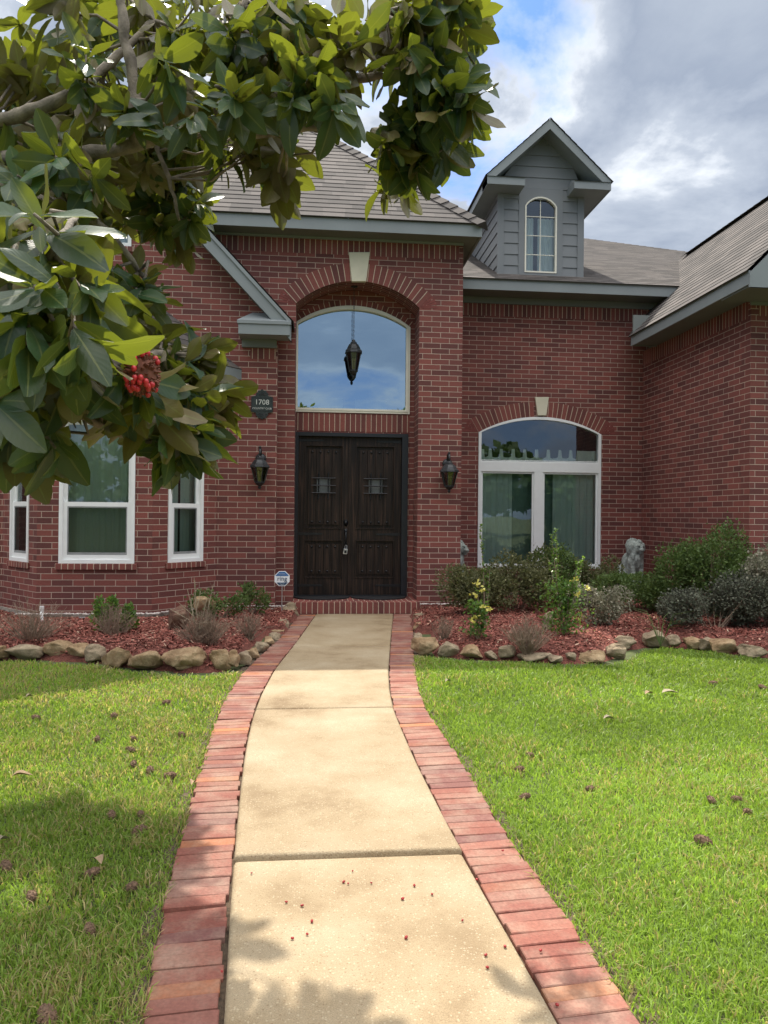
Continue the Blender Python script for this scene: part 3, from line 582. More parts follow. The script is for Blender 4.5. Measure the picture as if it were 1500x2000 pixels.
# ------------------------------------------------------------------ front doors
sc = (DX1-DX0)/225.0/3.125            # metres per zoomed pixel
fr = MB(); fw = .072
fr.box((DX0+.003, YD-.03, DZ0), (DX0+fw, YD+.12, DZ1-.003)); fr.box((DX1-fw-.02, YD-.03, DZ0), (DX1-.003, YD+.12, DZ1-.003)); fr.box((DX0+fw, YD-.028, DZ1-.055), (DX1-fw-.02, YD+.118, DZ1-.0035))
fr.box((DX0+fw, YD+.0, DZ0-.002), (DX1-fw-.02, YD+.12, DZ0+.018))
hp(fr, 'door_frame', simple('black_frame', (0.012, 0.014, 0.018), .4, var=.2))
xm = W(682, 1000, YD).x; lx0, lx1 = DX0+fw+.002, DX1-fw-.022
def leaf(xa, xb, mir, label):
    w_ = xb-xa; z0, z1 = DZ0+.02, DZ1-.057; hh = z1-z0; Y0 = YD+.045
    X = lambda f: xa+f*w_ if not mir else xb-f*w_
    body = MB(); P1 = (.145, .865); up = (z0+hh*.424, z0+hh*.940); lowp = (z0+hh*.113, z0+hh*.341)
    fx = lambda u, v, d: V(u, Y0+d, v)
    hl = lambda a, b_: [(min(X(P1[0]), X(P1[1])), a), (max(X(P1[0]), X(P1[1])), a), (max(X(P1[0]), X(P1[1])), b_), (min(X(P1[0]), X(P1[1])), b_)]
    plate(body, [(xa, z0), (xb, z0), (xb, z1), (xa, z1)], [hl(*up), hl(*lowp)], fx, .045)
    body.box((xa+.01, Y0+.03, z0+.01), (xb-.01, Y0+.044, z1-.01))
    d_ = body.obj('door', M_wood, house); tag(d_, label)
    win = (z0+hh*.645, z0+hh*.735); wx = sorted((X(.36), X(.63)))
    for a, b_ in (up, lowp):
        a2, b2 = a+.045, b_-.045; x2, x3 = sorted((X(P1[0]+.05), X(P1[1]-.05))); n = 4; pw = (x3-x2)/n
        pl = MB(); mo = MB(); rectframe(mo, lambda u, v, d: V(u, Y0+d, v), min(X(P1[0]), X(P1[1]))-.018, max(X(P1[0]), X(P1[1]))+.018, a-.018, b_+.018, .017, -.012, -.0005); mo.obj('moulding', M_wood, d_)
        for k in range(n):
            q0, q1 = x2+k*pw+.0035, x2+(k+1)*pw-.0035
            if a == up[0]:
                pl.box((q0, Y0+.006, a2), (q1, Y0+.028, win[0]));  pl.box((q0, Y0+.006, win[1]), (q1, Y0+.028, b2))
                if q0 < wx[0]: pl.box((q0, Y0+.006, win[0]), (min(q1, wx[0]), Y0+.028, win[1]))
                if q1 > wx[1]: pl.box((max(q0, wx[1]), Y0+.006, win[0]), (q1, Y0+.028, win[1]))
            else: pl.box((q0, Y0+.006, a2), (q1, Y0+.028, b2))
        pl.obj('plank_panel', M_wood, d_)
    for a, b_ in (up, lowp):
        for zc_ in (a+.085, b_-.085):
            for k in range(4):
                fx_ = P1[0]+.05+(P1[1]-P1[0]-.1)*(k+.5)/4; cl = MB(); cl.ball((X(fx_), Y0+.0, zc_), .017, 10, (1, .8, 1)); cl.obj('clavo', M_iron, d_)
    gr = MB(); zc_ = (win[0]+win[1])/2
    for f in (.40, .59): gr.tube([(X(f), Y0-.012, zc_-.19), (X(f), Y0-.012, zc_+.19)], .0095, 8)
    for dz in (-.108, 0, .108): gr.tube([(X(.5)-.175, Y0-.022, zc_+dz), (X(.5)+.175, Y0-.022, zc_+dz)], .009, 8)
    for f in (.40, .59):
        for dz in (-.18, .18): gr.tube([(X(f), Y0+.01, zc_+dz), (X(f), Y0-.02, zc_+dz)], .013, 6)
    gr.obj('grille', M_iron, d_)
    pane('pane', lambda u, v, d: V(u, Y0+d, v), wx[0], wx[1], win[0], win[1], .022, d_, M_speak)
    for zf in (.975, .385, .06):
        hg = MB()
        zz_ = z0+hh*zf; xo, xi = X(0.0), X(.46); P = [V(xo, Y0-.006, zz_-.02), V(xi, Y0-.006, zz_-.012), V(X(.50), Y0-.006, zz_), V(xi, Y0-.006, zz_+.012), V(xo, Y0-.006, zz_+.02)]
        Q = [p+V(0, .008, 0) for p in P]
        if mir: P.reverse(); Q.reverse()
        hg.hexa(P, Q); hg.obj('strap_hinge', M_iron, d_)
    return d_, Y0, z0, hh
M_speak, t, b = mat('frosted_pane'); b.inputs['Base Color'].default_value = (0.13, 0.14, 0.14, 1); b.inputs['Roughness'].default_value = .15
dl, Y0, z0, hh = leaf(lx0, xm-.004, False, 'left leaf of the front door, with the handle and lockbox'); dr, *_ = leaf(xm+.004, lx1, True, 'right leaf of the front door')
hx = xm-.045
hd = MB(); hz = W(671, 1050, YD).z
hd.lathe([(.001, -.001), (.030, 0), (.034, .006), (.001, .02)], n=14)
hd.v = [(hx+a, Y0-c_, W(670, 1021, YD).z+b_*1.5) for a, b_, c_ in hd.v]
hd.tube([(hx, Y0-.004, hz+.09), (hx, Y0-.05, hz+.075), (hx, Y0-.065, hz), (hx, Y0-.05, hz-.085), (hx, Y0-.004, hz-.10)], [.014, .011, .013, .010, .012], 8)
hd.box((hx-.022, Y0-.008, hz+.05), (hx+.022, Y0+.001, hz+.13)); hd.box((hx-.018, Y0-.008, hz-.13), (hx+.018, Y0+.001, hz-.07))
hd.obj('handle', M_iron, dl, True)
ast = MB(); ast.box((xm-.006, Y0-.018, z0), (xm+.022, Y0-.001, z0+hh)); ast.obj('astragal', M_wood, dr)
lb = MB(); lz = W(666, 1076, YD).z; lb.hexa([V(hx-.045, Y0-.085, lz-.045), V(hx+.02, Y0-.085, lz-.05), V(hx+.02, Y0-.055, lz-.05), V(hx-.045, Y0-.055, lz-.045)], [V(hx-.030, Y0-.085, lz+.035), V(hx+.028, Y0-.085, lz+.03), V(hx+.028, Y0-.055, lz+.03), V(hx-.030, Y0-.055, lz+.035)])
lbr = empty('key_lockbox', (hx, Y0-.07, lz), label='silver key lockbox hanging on the front door handle', cat='lockbox')
o = lb.obj('case', M_steel, lbr); m = o.modifiers.new('b', 'BEVEL'); m.width = .006
lb = MB(); lb.tube([(hx-.014, Y0-.07, lz+.03), (hx-.012, Y0-.068, lz+.075), (hx+.004, Y0-.062, lz+.088), (hx+.016, Y0-.068, lz+.07), (hx+.014, Y0-.07, lz+.03)], .004, 6); lb.obj('shackle', M_steel, lbr)
lb = MB(); lb.box((hx-.022, Y0-.088, lz-.03), (hx+.012, Y0-.0855, lz+.012)); lb.obj('keypad', M_iron, lbr)
# brick step
stp = MB(); sz = DZ0-.004; sx0, sx1 = EL+.002, ER-.002
stp.face([V(sx0, YE-.10, sz), V(sx1, YE-.10, sz), V(sx1, YD+.02, sz), V(sx0, YD+.02, sz)], [(0, .02), (sx1-sx0, .02), (sx1-sx0, .44), (0, .44)])
stp.face([V(sx0-.03, YE-.14, 0), V(sx1+.03, YE-.14, 0), V(sx1+.03, YE-.14, sz-.012), V(sx0-.03, YE-.14, sz-.012)], [(.01, .02), (1.80, .02), (1.80, .44), (.01, .44)])
stp.face([V(sx0-.03, YE-.14, sz-.012), V(sx1+.03, YE-.14, sz-.012), V(sx1, YE-.10, sz), V(sx0, YE-.10, sz)], [(.01, .2), (1.80, .2), (1.80, .24), (0, .24)])
stp.box((sx0-.029, YE-.139, 0), (sx0-.001, YE-.001, sz-.013)); stp.box((sx1+.001, YE-.139, 0), (sx1+.029, YE-.001, sz-.013))
hp(stp, 'door_step', M_sold)
for i, (px, lab) in enumerate(((628, 'black half-round doormat under the left door leaf'), (738, 'black half-round doormat under the right door leaf'))):
    c_ = W(px, 1166, YD-.05); mm = MB(); n = 18; top = [(c_.x-.40, YD-.035)]+[(c_.x-.40*math.cos(math.pi*k/n), YD-.10-.33*math.sin(math.pi*k/n)) for k in range(n+1)]+[(c_.x+.40, YD-.035)]
    mm.hexa([V(a, b_, sz+.002) for a, b_ in top], [V(a, b_, sz+.016) for a, b_ in top]); o = mm.obj('doormat', M_mat); tag(o, lab, 'doormat', 'doormats on the entry step')
# ------------------------------------------------------------------ eaves and roofs
tr = MB(); sf = MB(); rf = MB()
# entry hip roof
eZ = 5.22; ft = .165; hx0, hx1, hy0 = -3.69, 2.287, YE-.33
tr.box((-1.72, hy0, eZ), (hx1, hy0+.025, eZ+ft)); tr.box((hx1-.025, hy0+.026, eZ), (hx1, 16.3, eZ+ft)); tr.box((hx0, YG+.3, eZ), (hx0+.025, 16.3, eZ+ft))
sf.box((-1.71, hy0+.026, eZ+.015), (hx1-.026, 16, eZ+.03)); tr.box((-2.4, YE-.03, eZ-.075+.06), (EX1+.0, YE-.001, eZ+.014))
HS = 1.02; hz0 = eZ+ft+.004; e_ = .03; t_ = (hx1-hx0)/2+e_
A = [V(hx0-e_, hy0-e_, hz0), V(hx1+e_, hy0-e_, hz0), V(hx1+e_, hy0-e_+2*t_, hz0), V(hx0-e_, hy0-e_+2*t_, hz0)]; AP = V((hx0+hx1)/2, hy0-e_+t_, hz0+t_*HS)
for k in (1, 2, 3): shingles(rf, clip([A[k], A[(k+1) % 4], AP], lambda p: p.y-YG-.25, True) if k == 3 else [A[k], A[(k+1) % 4], AP])
shingles(rf, clip([A[0], A[1], AP], lambda p: p.x+1.74, True)); lf_ = clip(clip([A[0], A[1], AP], lambda p: p.x+1.74, False), lambda p: p.y-YG-.25, True); shingles(rf, lf_)
def hipcap(mb, a, b_, w_=.13):
    a, b_ = Vector(a), Vector(b_); d = (b_-a); Ln = d.length; d.normalize(); s_ = d.cross(Z).normalized(); u_ = s_.cross(d); n = int(Ln/.19)
    for k in range(n):
        p = a+d*(k*.19); q = a+d*(k*.19+.21); l = u_*(.032); h_ = u_*.018
        mb.face([p+l-s_*w_-u_*.09, p+l, q+h_, q+h_-s_*w_-u_*.09], [(0, k*.14), (.14, k*.14), (.14, k*.14+.13), (0, k*.14+.13)]); mb.face([p+l, p+l+s_*w_-u_*.09, q+h_+s_*w_-u_*.09, q+h_], [(.3, k*.14), (.44, k*.14), (.44, k*.14+.13), (.3, k*.14+.13)])
        mb.face([p-s_*w_-u_*.07, p+s_*w_-u_*.07, p+l+s_*w_-u_*.09+u_*.005, p+l, p+l-s_*w_-u_*.09+u_*.005])
hipcap(rf, A[1]+V(0, 0, .01), AP); hipcap(rf, A[0]+V(.6, .6, .6*HS+.01), AP)
# gable roof over the bay side
gy = YG-.30; pk = V(GXA, gy, 3.93+2.49*1.056+.01); er = V(-.31, gy, 3.93); el = V(-5.29, gy, 3.93)
up1 = V(.68, 0, .735)*.035
for a, side in ((er, 1), (el, -1)):
    q = pk-V(0, 0, 0); d = (q-a)
    lowa = a+V(0, 0, -.20)
    tr.hexa([a+V(0, 0, -.27), a+V(0, .03, -.27), a+V(0, .03, -.01), a+V(0, 0, -.01)][::side], [q+V(0, 0, -.27), q+V(0, .03, -.27), q+V(0, .03, -.01), q+V(0, 0, -.01)][::side])
    tr.hexa([a+V(0, -.022, -.07), a+V(0, -.001, -.07), a+V(0, -.001, -.008), a+V(0, -.022, -.008)][::side], [q+V(0, -.022, -.07), q+V(0, -.001, -.07), q+V(0, -.001, -.008), q+V(0, -.022, -.008)][::side])
    P = [a+V(0, .03, -.235), q+V(0, .03, -.235), q+V(0, .31, -.235), a+V(0, .31, -.235)]; sf.face(P); sf.face([p+V(0, 0, .01) for p in reversed(P)])
    x_ = a+V(side*.03, -.025, -.02); shingles(rf, [x_, q+V(0, -.025, .008), q+V(0, 4.5, .008), x_+V(0, 4.5, 0)])
# cornice return
cx0, cx1 = W(466, 640, gy).x, W(566, 640, gy).x; cz0, cz1 = W(510, 654, gy).z, W(510, 634, gy).z
tr.box((cx0, gy-.035, cz0), (cx1, YG-.001, cz1)); tr.box((cx0-.015, gy-.05, cz1+.001), (cx1+.012, YG-.001, cz1+.04)); sf.box((cx0+.02, YG-.06, cz0-.11), (W(541, 640, YG).x, YG-.001, cz0-.001))
tr.hexa([V(cx0-.02, gy-.05, cz1+.041), V(cx1, gy-.05, cz1+.041), V(cx1, YG-.002, cz1+.041), V(cx0-.02, YG-.002, cz1+.041)], [V(cx0+.16, YG-.06, cz1+.22), V(cx1-.1, YG-.06, cz1+.22), V(cx1-.1, YG-.002, cz1+.22), V(cx0+.16, YG-.002, cz1+.22)])
# bay skirt roof
bz = 3.20; E = [V(-.98, YG, bz), V(-1.87, YB-.28, bz), V(-3.46, YB-.28, bz), V(-4.36, YG, bz)]; T = [V(-2.0, YG-.001, 4.08), V(-3.33, YG-.001, 4.08)]
for k in range(3):
    a, b_ = E[k], E[k+1]; d = (b_-a).normalized(); n_ = d.cross(Z)
    if n_.y > 0: n_ = -n_
    beam(tr, a+V(0, 0, -.02), b_+V(0, 0, -.02), -n_*.025, V(0, 0, .135))
shb = .12
for P in ([E[0], E[1], T[0]], [E[1], E[2], T[1], T[0]], [E[2], E[3], T[1]]): shingles(rf, [p+V(0, 0, shb if i_ < 9 and p.z < 3.5 else 0) for i_, p in enumerate(P)])
sf.face([p+V(0, 0, -.005) for p in E]); sf.face([p+V(0, 0, .005) for p in reversed(E)])
# main roof over the window wall
mz = 5.02; my = YW-.45
tr.box((EX1+.17, my, mz-.045), (6.4, my+.025, mz+.13)); sf.box((EX1+.001, my+.026, 4.985), (6.3, YW+.1, 4.995)); sf.box((EX1+.001, YW-.03, 4.88), (XR+.3, YW-.001, 4.984)); 
sf.face([V(EX1, my+.026, mz-.02), V(6.3, my+.026, mz-.02), V(6.3, YW, mz-.02), V(EX1, YW, mz-.02)][::-1])
mr = lambda x, y: V(x, y, mz+.14+.5*(y-my))
shingles(rf, [mr(EX1-.6, my-.03), mr(13.03, my-.03), mr(6.6, my-.03+6.43), mr(EX1-.6, my-.03+6.43)])
zr = mr(0, my+6.4).z; bk = lambda x, y: V(x, y, zr-.5*(y-my-6.4)); shingles(rf, [bk(EX1-.6, my+6.4), bk(6.6, my+6.4), bk(6.6, 24), bk(EX1-.6, 24)]); shingles(rf, [V(6.6, my+6.4, zr), V(13.03, my-.03, mz+.125), V(13.03, 24, mz+.12), V(6.6, 24, zr-.2)])
shingles(rf, [V(-8, 15, 4.2), V(EX1, 15, 4.2), V(EX1, 18, 7), V(-8, 18, 7)]); shingles(rf, [V(-8, 18, 7), V(EX1, 18, 7), V(EX1, 21, 4.2), V(-8, 21, 4.2)])
# wing roof
wx, wz, wy = XR-.42, 4.14, YR-.62; RG = 7.41
tr.box((wx, wy, wz), (wx+.025, 11.5, wz+.165)); sf.box((wx+.026, wy+.03, wz+.012), (XR+.02, 11.5, wz+.03)); sf.box((wx+.02, 11.49, wz), (XR-.001, 11.515, wz+.5))
tr.hexa([V(wx, 11.5, wz), V(wx, 11.53, wz), V(wx, 11.53, wz+.165), V(wx, 11.5, wz+.165)], [V(wx+.55, 11.5, wz+.55), V(wx+.55, 11.53, wz+.55), V(wx+.55, 11.53, wz+.715), V(wx+.55, 11.5, wz+.715)])
rw0 = V(wx-.03, wy-.02, wz+.155); rise = (RG-wx+.03)
shingles(rf, [rw0, V(RG, wy-.02, rw0.z+rise), V(RG, 14.6, rw0.z+rise), V(wx-.03, 11.56, rw0.z)]) 
shingles(rf, [V(wx-.03+2.2, 11.56, rw0.z+2.2), V(RG, 11.56, rw0.z+rise), V(RG, 15, rw0.z+rise), V(wx-.03+.5, 15, rw0.z+.5), V(wx+.0, 11.6, rw0.z+.03)]) if False else None
shingles(rf, [V(RG, wy-.02, rw0.z+rise), V(2*RG-wx, wy-.02, rw0.z), V(2*RG-wx, 15, rw0.z), V(RG, 15, rw0.z+rise)])
hipcap(rf, V(RG, wy, rw0.z+rise+.02), V(RG, 14.3, rw0.z+rise+.02))
for sgn in (1,):      # front gable rake of the wing
    a = V(wx, wy, wz+.13); q = V(RG, wy, wz+.13+RG-wx)
    tr.hexa([a+V(0, -.03, -.17), a+V(.25, -.03, -.17), a+V(.25, -.001, -.17), a+V(0, -.001, -.17)], [a+V(0, -.03, 0), a+V(.25, -.03, .25), a+V(.25, -.001, .25), a+V(0, -.001, 0)])
    tr.hexa([a+V(.25, -.03, 0), a+V(.25, -.001, 0), a+V(.25, -.001, .25), a+V(.25, -.03, .25)], [q+V(0, -.03, -.25), q+V(0, -.001, -.25), q, q+V(0, -.03, 0)])
tr.box((wx+.001, wy-.028, wz-.04), (10, wy-.002, wz+.10)); sf.box((XR-.4, wy, wz-.02), (9.3, YR-.001, wz+.011)); sf.box((XR-.02, YR-.03, 4.1-.02), (9.2, YR-.006, wz-.021))
sf.face([V(wx, wy+.1, wz+.1), V(9.7, wy+.1, wz+.1), V(RG, wy+.1, wz+2.3)])
hp(tr, 'fascia', M_trim); hp(sf, 'soffit', M_soffit); hp(rf, 'roof', M_shing)
# ------------------------------------------------------------------ dormer
dY = 12.0; dx0, dx1 = W(973, 500, dY).x, W(1137, 500, dY).x; dz0 = mz+.14+.5*(dY-my)-.04; dcx = 3.765; dzt = 6.85
dm = MB(); ww0, ww1 = W(1024, 460, dY).x, W(1087, 460, dY).x; wzb = W(1055, 534, dY).z; wzt = W(1055, 385, dY).z; wzsp = W(1055, 404, dY).z
apd, _ = arch(ww0, ww1, wzsp, wzt, 12)
lap = .185; z = dz0; k = 0
def roofx(z_): return 0.86*(dpk-z_)
dpk = dzt+.86
while z < dpk:              # front cladding as lapped boards
    z2 = min(z+lap, dpk)
    for (a, b_) in ((dx0+.09, ww0-.10), (ww1+.10, dx1-.09)) if z2 <= wzt+.13 else ((dx0+.09, dx1-.09),):
        aa, bb = a, b_
        if z > dzt-.1: hw = (dpk-z)*1.02; hw2 = (dpk-z2)*1.02; aa, bb, a2, b2 = max(a, dcx-hw), min(b_, dcx+hw), max(a, dcx-hw2), min(b_, dcx+hw2)
        else: a2, b2 = a, b_
        if bb-aa > .02: dm.hexa([V(aa, dY-.014, z), V(bb, dY-.014, z), V(bb, dY+.01, z), V(aa, dY+.01, z)], [V(a2, dY-.001, z2-.004), V(max(b2, a2+.01), dY-.001, z2-.004), V(max(b2, a2+.01), dY+.01, z2-.004), V(a2, dY+.01, z2-.004)])
    z = z2
plate(dm, [(dx0+.01, dz0), (dx1-.01, dz0), (dx1-.01, dzt), (dcx, dpk), (dx0+.01, dzt)], [[(ww0, wzb), (ww1, wzb)]+apd], FY(dY+.001), .1)
# trim boards beside the window and at the corners
dm.box((ww0-.10, dY-.02, dz0), (ww0-.001, dY+.005, wzt+.13)); dm.box((ww1+.001, dY-.02, dz0), (ww1+.10, dY+.005, wzt+.13))
plate(dm, [(ww0-.001, wzsp), (ww0, wzsp)]+list(reversed(apd))[1:-1]+[(ww1, wzsp), (ww1+.001, wzsp), (ww1+.001, wzt+.13), (ww0-.001, wzt+.13)], [], FY(dY-.02), .025)
dm.box((ww0-.001, dY-.02, dz0), (ww1+.001, dY+.005, wzb))
dm.box((dx0-.02, dY-.022, dz0), (dx0+.09, dY+.01, dzt)); dm.box((dx1-.09, dY-.022, dz0), (dx1+.02, dY+.01, dzt))
dormer = hp(dm, 'dormer', M_siding)
for sx, sg in ((dx0, -1), (dx1, 1)):
    ds = MB()       # side walls, lapped boards following the roof
    z = dz0
    while z < dzt:
        z2 = min(z+lap, dzt); yb = my+(z-mz-.14)/.5+.3; yb2 = my+(z2-mz-.14)/.5+.3
        P = [V(sx+sg*.016, dY, z), V(sx+sg*.016, max(yb, dY+.05), z), V(sx-sg*.02, max(yb, dY+.05), z), V(sx-sg*.02, dY, z)]; Q = [V(sx+sg*.001, dY, z2-.003), V(sx+sg*.001, yb2, z2-.003), V(sx-sg*.02, yb2, z2-.003), V(sx-sg*.02, dY, z2-.003)]
        ds.hexa(P, Q) if sg > 0 else ds.hexa(P[::-1], Q[::-1]); z = z2
    ds.obj('side_siding', M_siding, dormer)
dr_ = MB(); dt = MB(); fy = dY-.35; hwid = 1.03; zt_ = 6.86; zp = zt_+hwid*.93
for sg in (1, -1):
    a = V(dcx+sg*hwid, fy, zt_); q = V(dcx, fy, zp)
    dt.hexa([a+V(0, 0, -.155), a+V(0, .03, -.155), a+V(0, .03, 0), a][::sg], [q+V(0, 0, -.165), q+V(0, .03, -.165), q+V(0, .03, 0), q][::sg])
    s_ = [a+V(sg*.03, -.02, .0-.02), q+V(0, -.02, .008), q+V(0, 5.2, .008), a+V(sg*.03, 5.2, -.02)]; shingles(dr_, s_)
    und = [a+V(0, .03, -.14), q+V(0, .03, -.14), q+V(0, 5, -.14), a+V(0, 5, -.14)]; dt.face(und); dt.face([p+V(0, 0, .01) for p in und[::-1]])
    xb = a.x; beam(dt, V(xb-(.025 if sg > 0 else 0), fy+.001, zt_-.155), V(xb-(.025 if sg > 0 else 0), fy+5, zt_-.155), (.025, 0, 0), (0, 0, .145))
    x2 = sorted((xb, xb-sg*.62)); dt.box((x2[0], fy-.004, zt_-.15), (x2[1], dY-.001, zt_-.03)); 
    xi = xb-sg*.62
    dt.hexa([V(x2[0], fy-.02, zt_-.029), V(x2[1], fy-.02, zt_-.029), V(x2[1], dY-.002, zt_-.029), V(x2[0], dY-.002, zt_-.029)], [V(x2[0]+.05, dY-.05, zt_+.11), V(x2[1]-.05, dY-.05, zt_+.11), V(x2[1]-.05, dY-.002, zt_+.11), V(x2[0]+.05, dY-.002, zt_+.11)])
    x3 = sorted((xb, dx1 if sg > 0 else dx0)); dt.box((x3[0]+.001, dY+.001, zt_-.15), (x3[1]-.001, dY+4.4, zt_-.135))
dr_.obj('dormer_roof', M_shing, dormer); dt.obj('dormer_trim', M_trim, dormer)
dw = MB(); archframe(dw, ww0, ww1, wzb, wzsp, wzt, .028, dY-.022, -.006, .05, n=12); mu = (ww0+ww1)/2; dw.box((mu-.006, dY+.012, wzb+.028), (mu+.006, dY+.02, wzt-.03))
for f in (.245, .495, .745): zq = wzb+(wzt-wzb)*f; dw.box((ww0+.028, dY+.013, zq-.006), (ww1-.028, dY+.021, zq+.006))
dw.obj('window_frame', M_cream, dormer); g_ = MB(); pts = [(ww0, wzb), (ww1, wzb)]+apd
for q in tessellate_polygon([[Vector((a, b_, 0)) for a, b_ in pts]]):
    P = [V(pts[i][0], dY+.022, pts[i][1]) for i in q]
    if (P[1]-P[0]).cross(P[2]-P[0]).y > 0: P.reverse()
    g_.face(P)
g_.obj('pane', M_glass, dormer)
for a, b_ in ((ww0-.02, ww0+.2), (ww0+.27, ww1+.02)): curtain('curtain', dormer, FY(dY), a, b_, wzb-.05, wzb+(wzt-wzb)*.76, .012, .07, M_sheer, d0=.14)
room(dormer, FY(dY), ww0, ww1, wzb, wzt, .8, .1)
# ------------------------------------------------------------------ lanterns, plaque, sign
def lantern_body(root, s=1.0):
    m_ = MB(); n = 8
    m_.lathe([(.001, .0), (.012, .01), (.018, .03), (.010, .045), (.030, .06), (.045, .085), (.052, .09), (.052, .105), (.001, .106)], n=12)
    m_.lathe([(.001, .294), (.098, .294), (.105, .30), (.100, .325), (.082, .345), (.078, .36), (.058, .395), (.040, .41), (.040, .42), (.022, .435), (.016, .455), (.001, .46)], n=n, ph=math.pi/8)
    for k in range(n):
        a = math.pi/8+2*math.pi*k/n; m_.tube([(.050*math.cos(a), .050*math.sin(a), .10), (.088*math.cos(a), .088*math.sin(a), .296)], .005, 5)
    fr_ = local(m_.obj('frame', M_bronze, root)); g = MB(); g.lathe([(.046, .105), (.084, .294)], n=n, ph=math.pi/8); local(g.obj('glass', M_lglass, root))
    c_ = MB(); 
    for a in (0, 2.1, 4.2): c_.tube([(.018*math.cos(a), .018*math.sin(a), .106), (.018*math.cos(a), .018*math.sin(a), .20)], .008, 8); c_.ball((.018*math.cos(a), .018*math.sin(a), .222), .011, 8, (1, 1, 2))
    local(c_.obj('candle', M_cream, root, True)); return fr_
def wall_lantern(px, py0, py1, Y, label):
    t_, b_ = W(px, py0, Y-.16), W(px, py1, Y-.16); s_ = (t_.z-b_.z)/.575; root = empty('wall_lantern', (b_.x, Y-.16, b_.z), label=label, cat='lantern', group='wall lanterns beside the entry')
    lantern_body(root); a = MB()
    a.tube([(0, 0, .45), (0, 0, .50), (0, .01, .545), (0, .04, .565), (0, .075, .55), (0, .09, .50), (0, .11, .46), (0, .14, .44), (0, .16/s_/1.35, .43)], [.010, .012, .013, .013, .013, .014, .014, .015, .016], 8)
    a.ball((0, 0.005, .575), .014, 8); a.lathe([(.001, 0), (.055, 0), (.055, .012), (.03, .028), (.001, .03)], n=12)
    nv = 12*5; vs = a.v[-nv:]; a.v = a.v[:-nv]+[(x, .16/s_/1.35-z_, .43+y*1.3) for x, y, z_ in vs]
    local(a.obj('bracket', M_bronze, root, True)); root.scale = (s_*1.35, s_*1.35, s_); return root
wall_lantern(507, 873, 956, YG, 'black wall lantern on the brick pier left of the front door'); wall_lantern(877, 884, 963, YE, 'black wall lantern on the brick pier right of the front door')
hb = W(690, 741, YE+.24); hl_ = empty('hanging_lantern', (hb.x, YE+.24, hb.z), label='black lantern hanging on a chain in the entry arch', cat='lantern')
lantern_body(hl_); ch = MB(); top = ei[1]+ei[2]-hb.z; k = 0; z = .455*1.25
while z < top: 
    d = (1, 0) if k % 2 else (0, 1); ch.tube([(d[0]*.009*math.cos(a), d[1]*.009*math.cos(a), z+.02+.02*math.sin(a)) for a in [2*math.pi*j/8 for j in range(9)]], .0028, 5, False); z += .034; k += 1
ch.lathe([(.001, top-.02), (.05, top-.015), (.05, top+.01)], n=12); o = ch.obj('chain', M_bronze, hl_); local(o)
for c_ in hl_.children:
    if c_.name.split('.')[0] != 'chain': c_.scale = (1.25,)*3
# plaque
pc0 = W(512, 790, YG); pr = empty('house_number_plaque', (pc0.x, YG, pc0.z), label='black house number plaque reading 1708 on the brick pier', cat='plaque')
pw, ph_ = .145, .155; out = []
def scallop(cx_, cz_, rx, rz, a0, a1, n=5, sub=5):
    o_ = []
    for k in range(n):
        for j in range(sub):
            f = (k+j/sub)/n; a = a0+(a1-a0)*f; bulge = 1+.16*math.sin(math.pi*j/sub); o_.append((cx_+rx*bulge*math.cos(a), cz_+rz*bulge*math.sin(a)))
    return o_
out = [(-pw, -.10), (-.085, -.115)]+scallop(0, -.115, .075, .075, math.pi, 2*math.pi)+[(.085, -.115), (pw, -.10), (pw, .10), (.085, .115)]+scallop(0, .115, .075, .075, 0, math.pi)+[(-.085, .115), (-pw, .10)]
mb = MB(); plate(mb, out, [], lambda u, v, d: V(pc0.x+u, YG-.022+d, pc0.z+v), .02); mb.obj('plate', M_plaque, pr)
rm = MB(); rectframe(rm, lambda u, v, d: V(pc0.x+u, YG-.022+d, pc0.z+v), -pw+.006, pw-.006, -.094, .094, .006, -.004, .001)
for s_ in (1, -1):
    for k in range(7): a = math.pi*(k+.5)/7; rm.tube([V(pc0.x+.015*math.cos(a), YG-.024, pc0.z+s_*(.12+.012*math.sin(a))), V(pc0.x+.068*math.cos(a), YG-.024, pc0.z+s_*(.12+.066*math.sin(a)))], .004, 5)
rm.obj('relief', M_bronze, pr)
textmesh('1708', .098, M_letter, V(pc0.x, YG-.025, pc0.z+.025), (1, 0, 0), (0, 0, 1), pr, 'number', sx=1.0); textmesh('COUNTRY CLUB', .036, M_letter, V(pc0.x, YG-.025, pc0.z-.058), (1, 0, 0), (0, 0, 1), pr, 'street_name', sx=.95)
# yard sign
sb = G(553, 1197, .06); sc_c = W(551, 1130, sb.y); sr = empty('security_yard_sign', (sb.x, sb.y, 0), label='white and blue octagonal yard sign reading ring, on a thin stake', cat='yard sign')
rad = .107; oc = [(rad*math.cos(math.pi/8+k*math.pi/4), rad*math.sin(math.pi/8+k*math.pi/4)) for k in range(8)]; fs = lambda r_, z_: lambda u, v, d: V(sc_c.x+u, sb.y+z_+d, sc_c.z+v)
mb = MB(); plate(mb, oc, [], fs(1, 0), .006); mb.obj('panel', M_signw, sr)
def octclip(z0_, z1_, s_=.9):
    P = [Vector((a*s_, b_*s_, 0)) for a, b_ in oc]; P = clip(clip(P, lambda p: p.y-z0_, True), lambda p: p.y-z1_, False); return [(p.x, p.y) for p in P]
mb = MB(); plate(mb, octclip(.035, .2), [], fs(1, -.003), .002); mb.obj('blue_band', M_blue, sr); mb = MB(); plate(mb, octclip(-.2, -.052), [], fs(1, -.003), .002); mb.obj('navy_band', M_navy, sr)
textmesh('ring', .085, M_navy, V(sc_c.x, sb.y-.004, sc_c.z-.002), (1, 0, 0), (0, 0, 1), sr); 
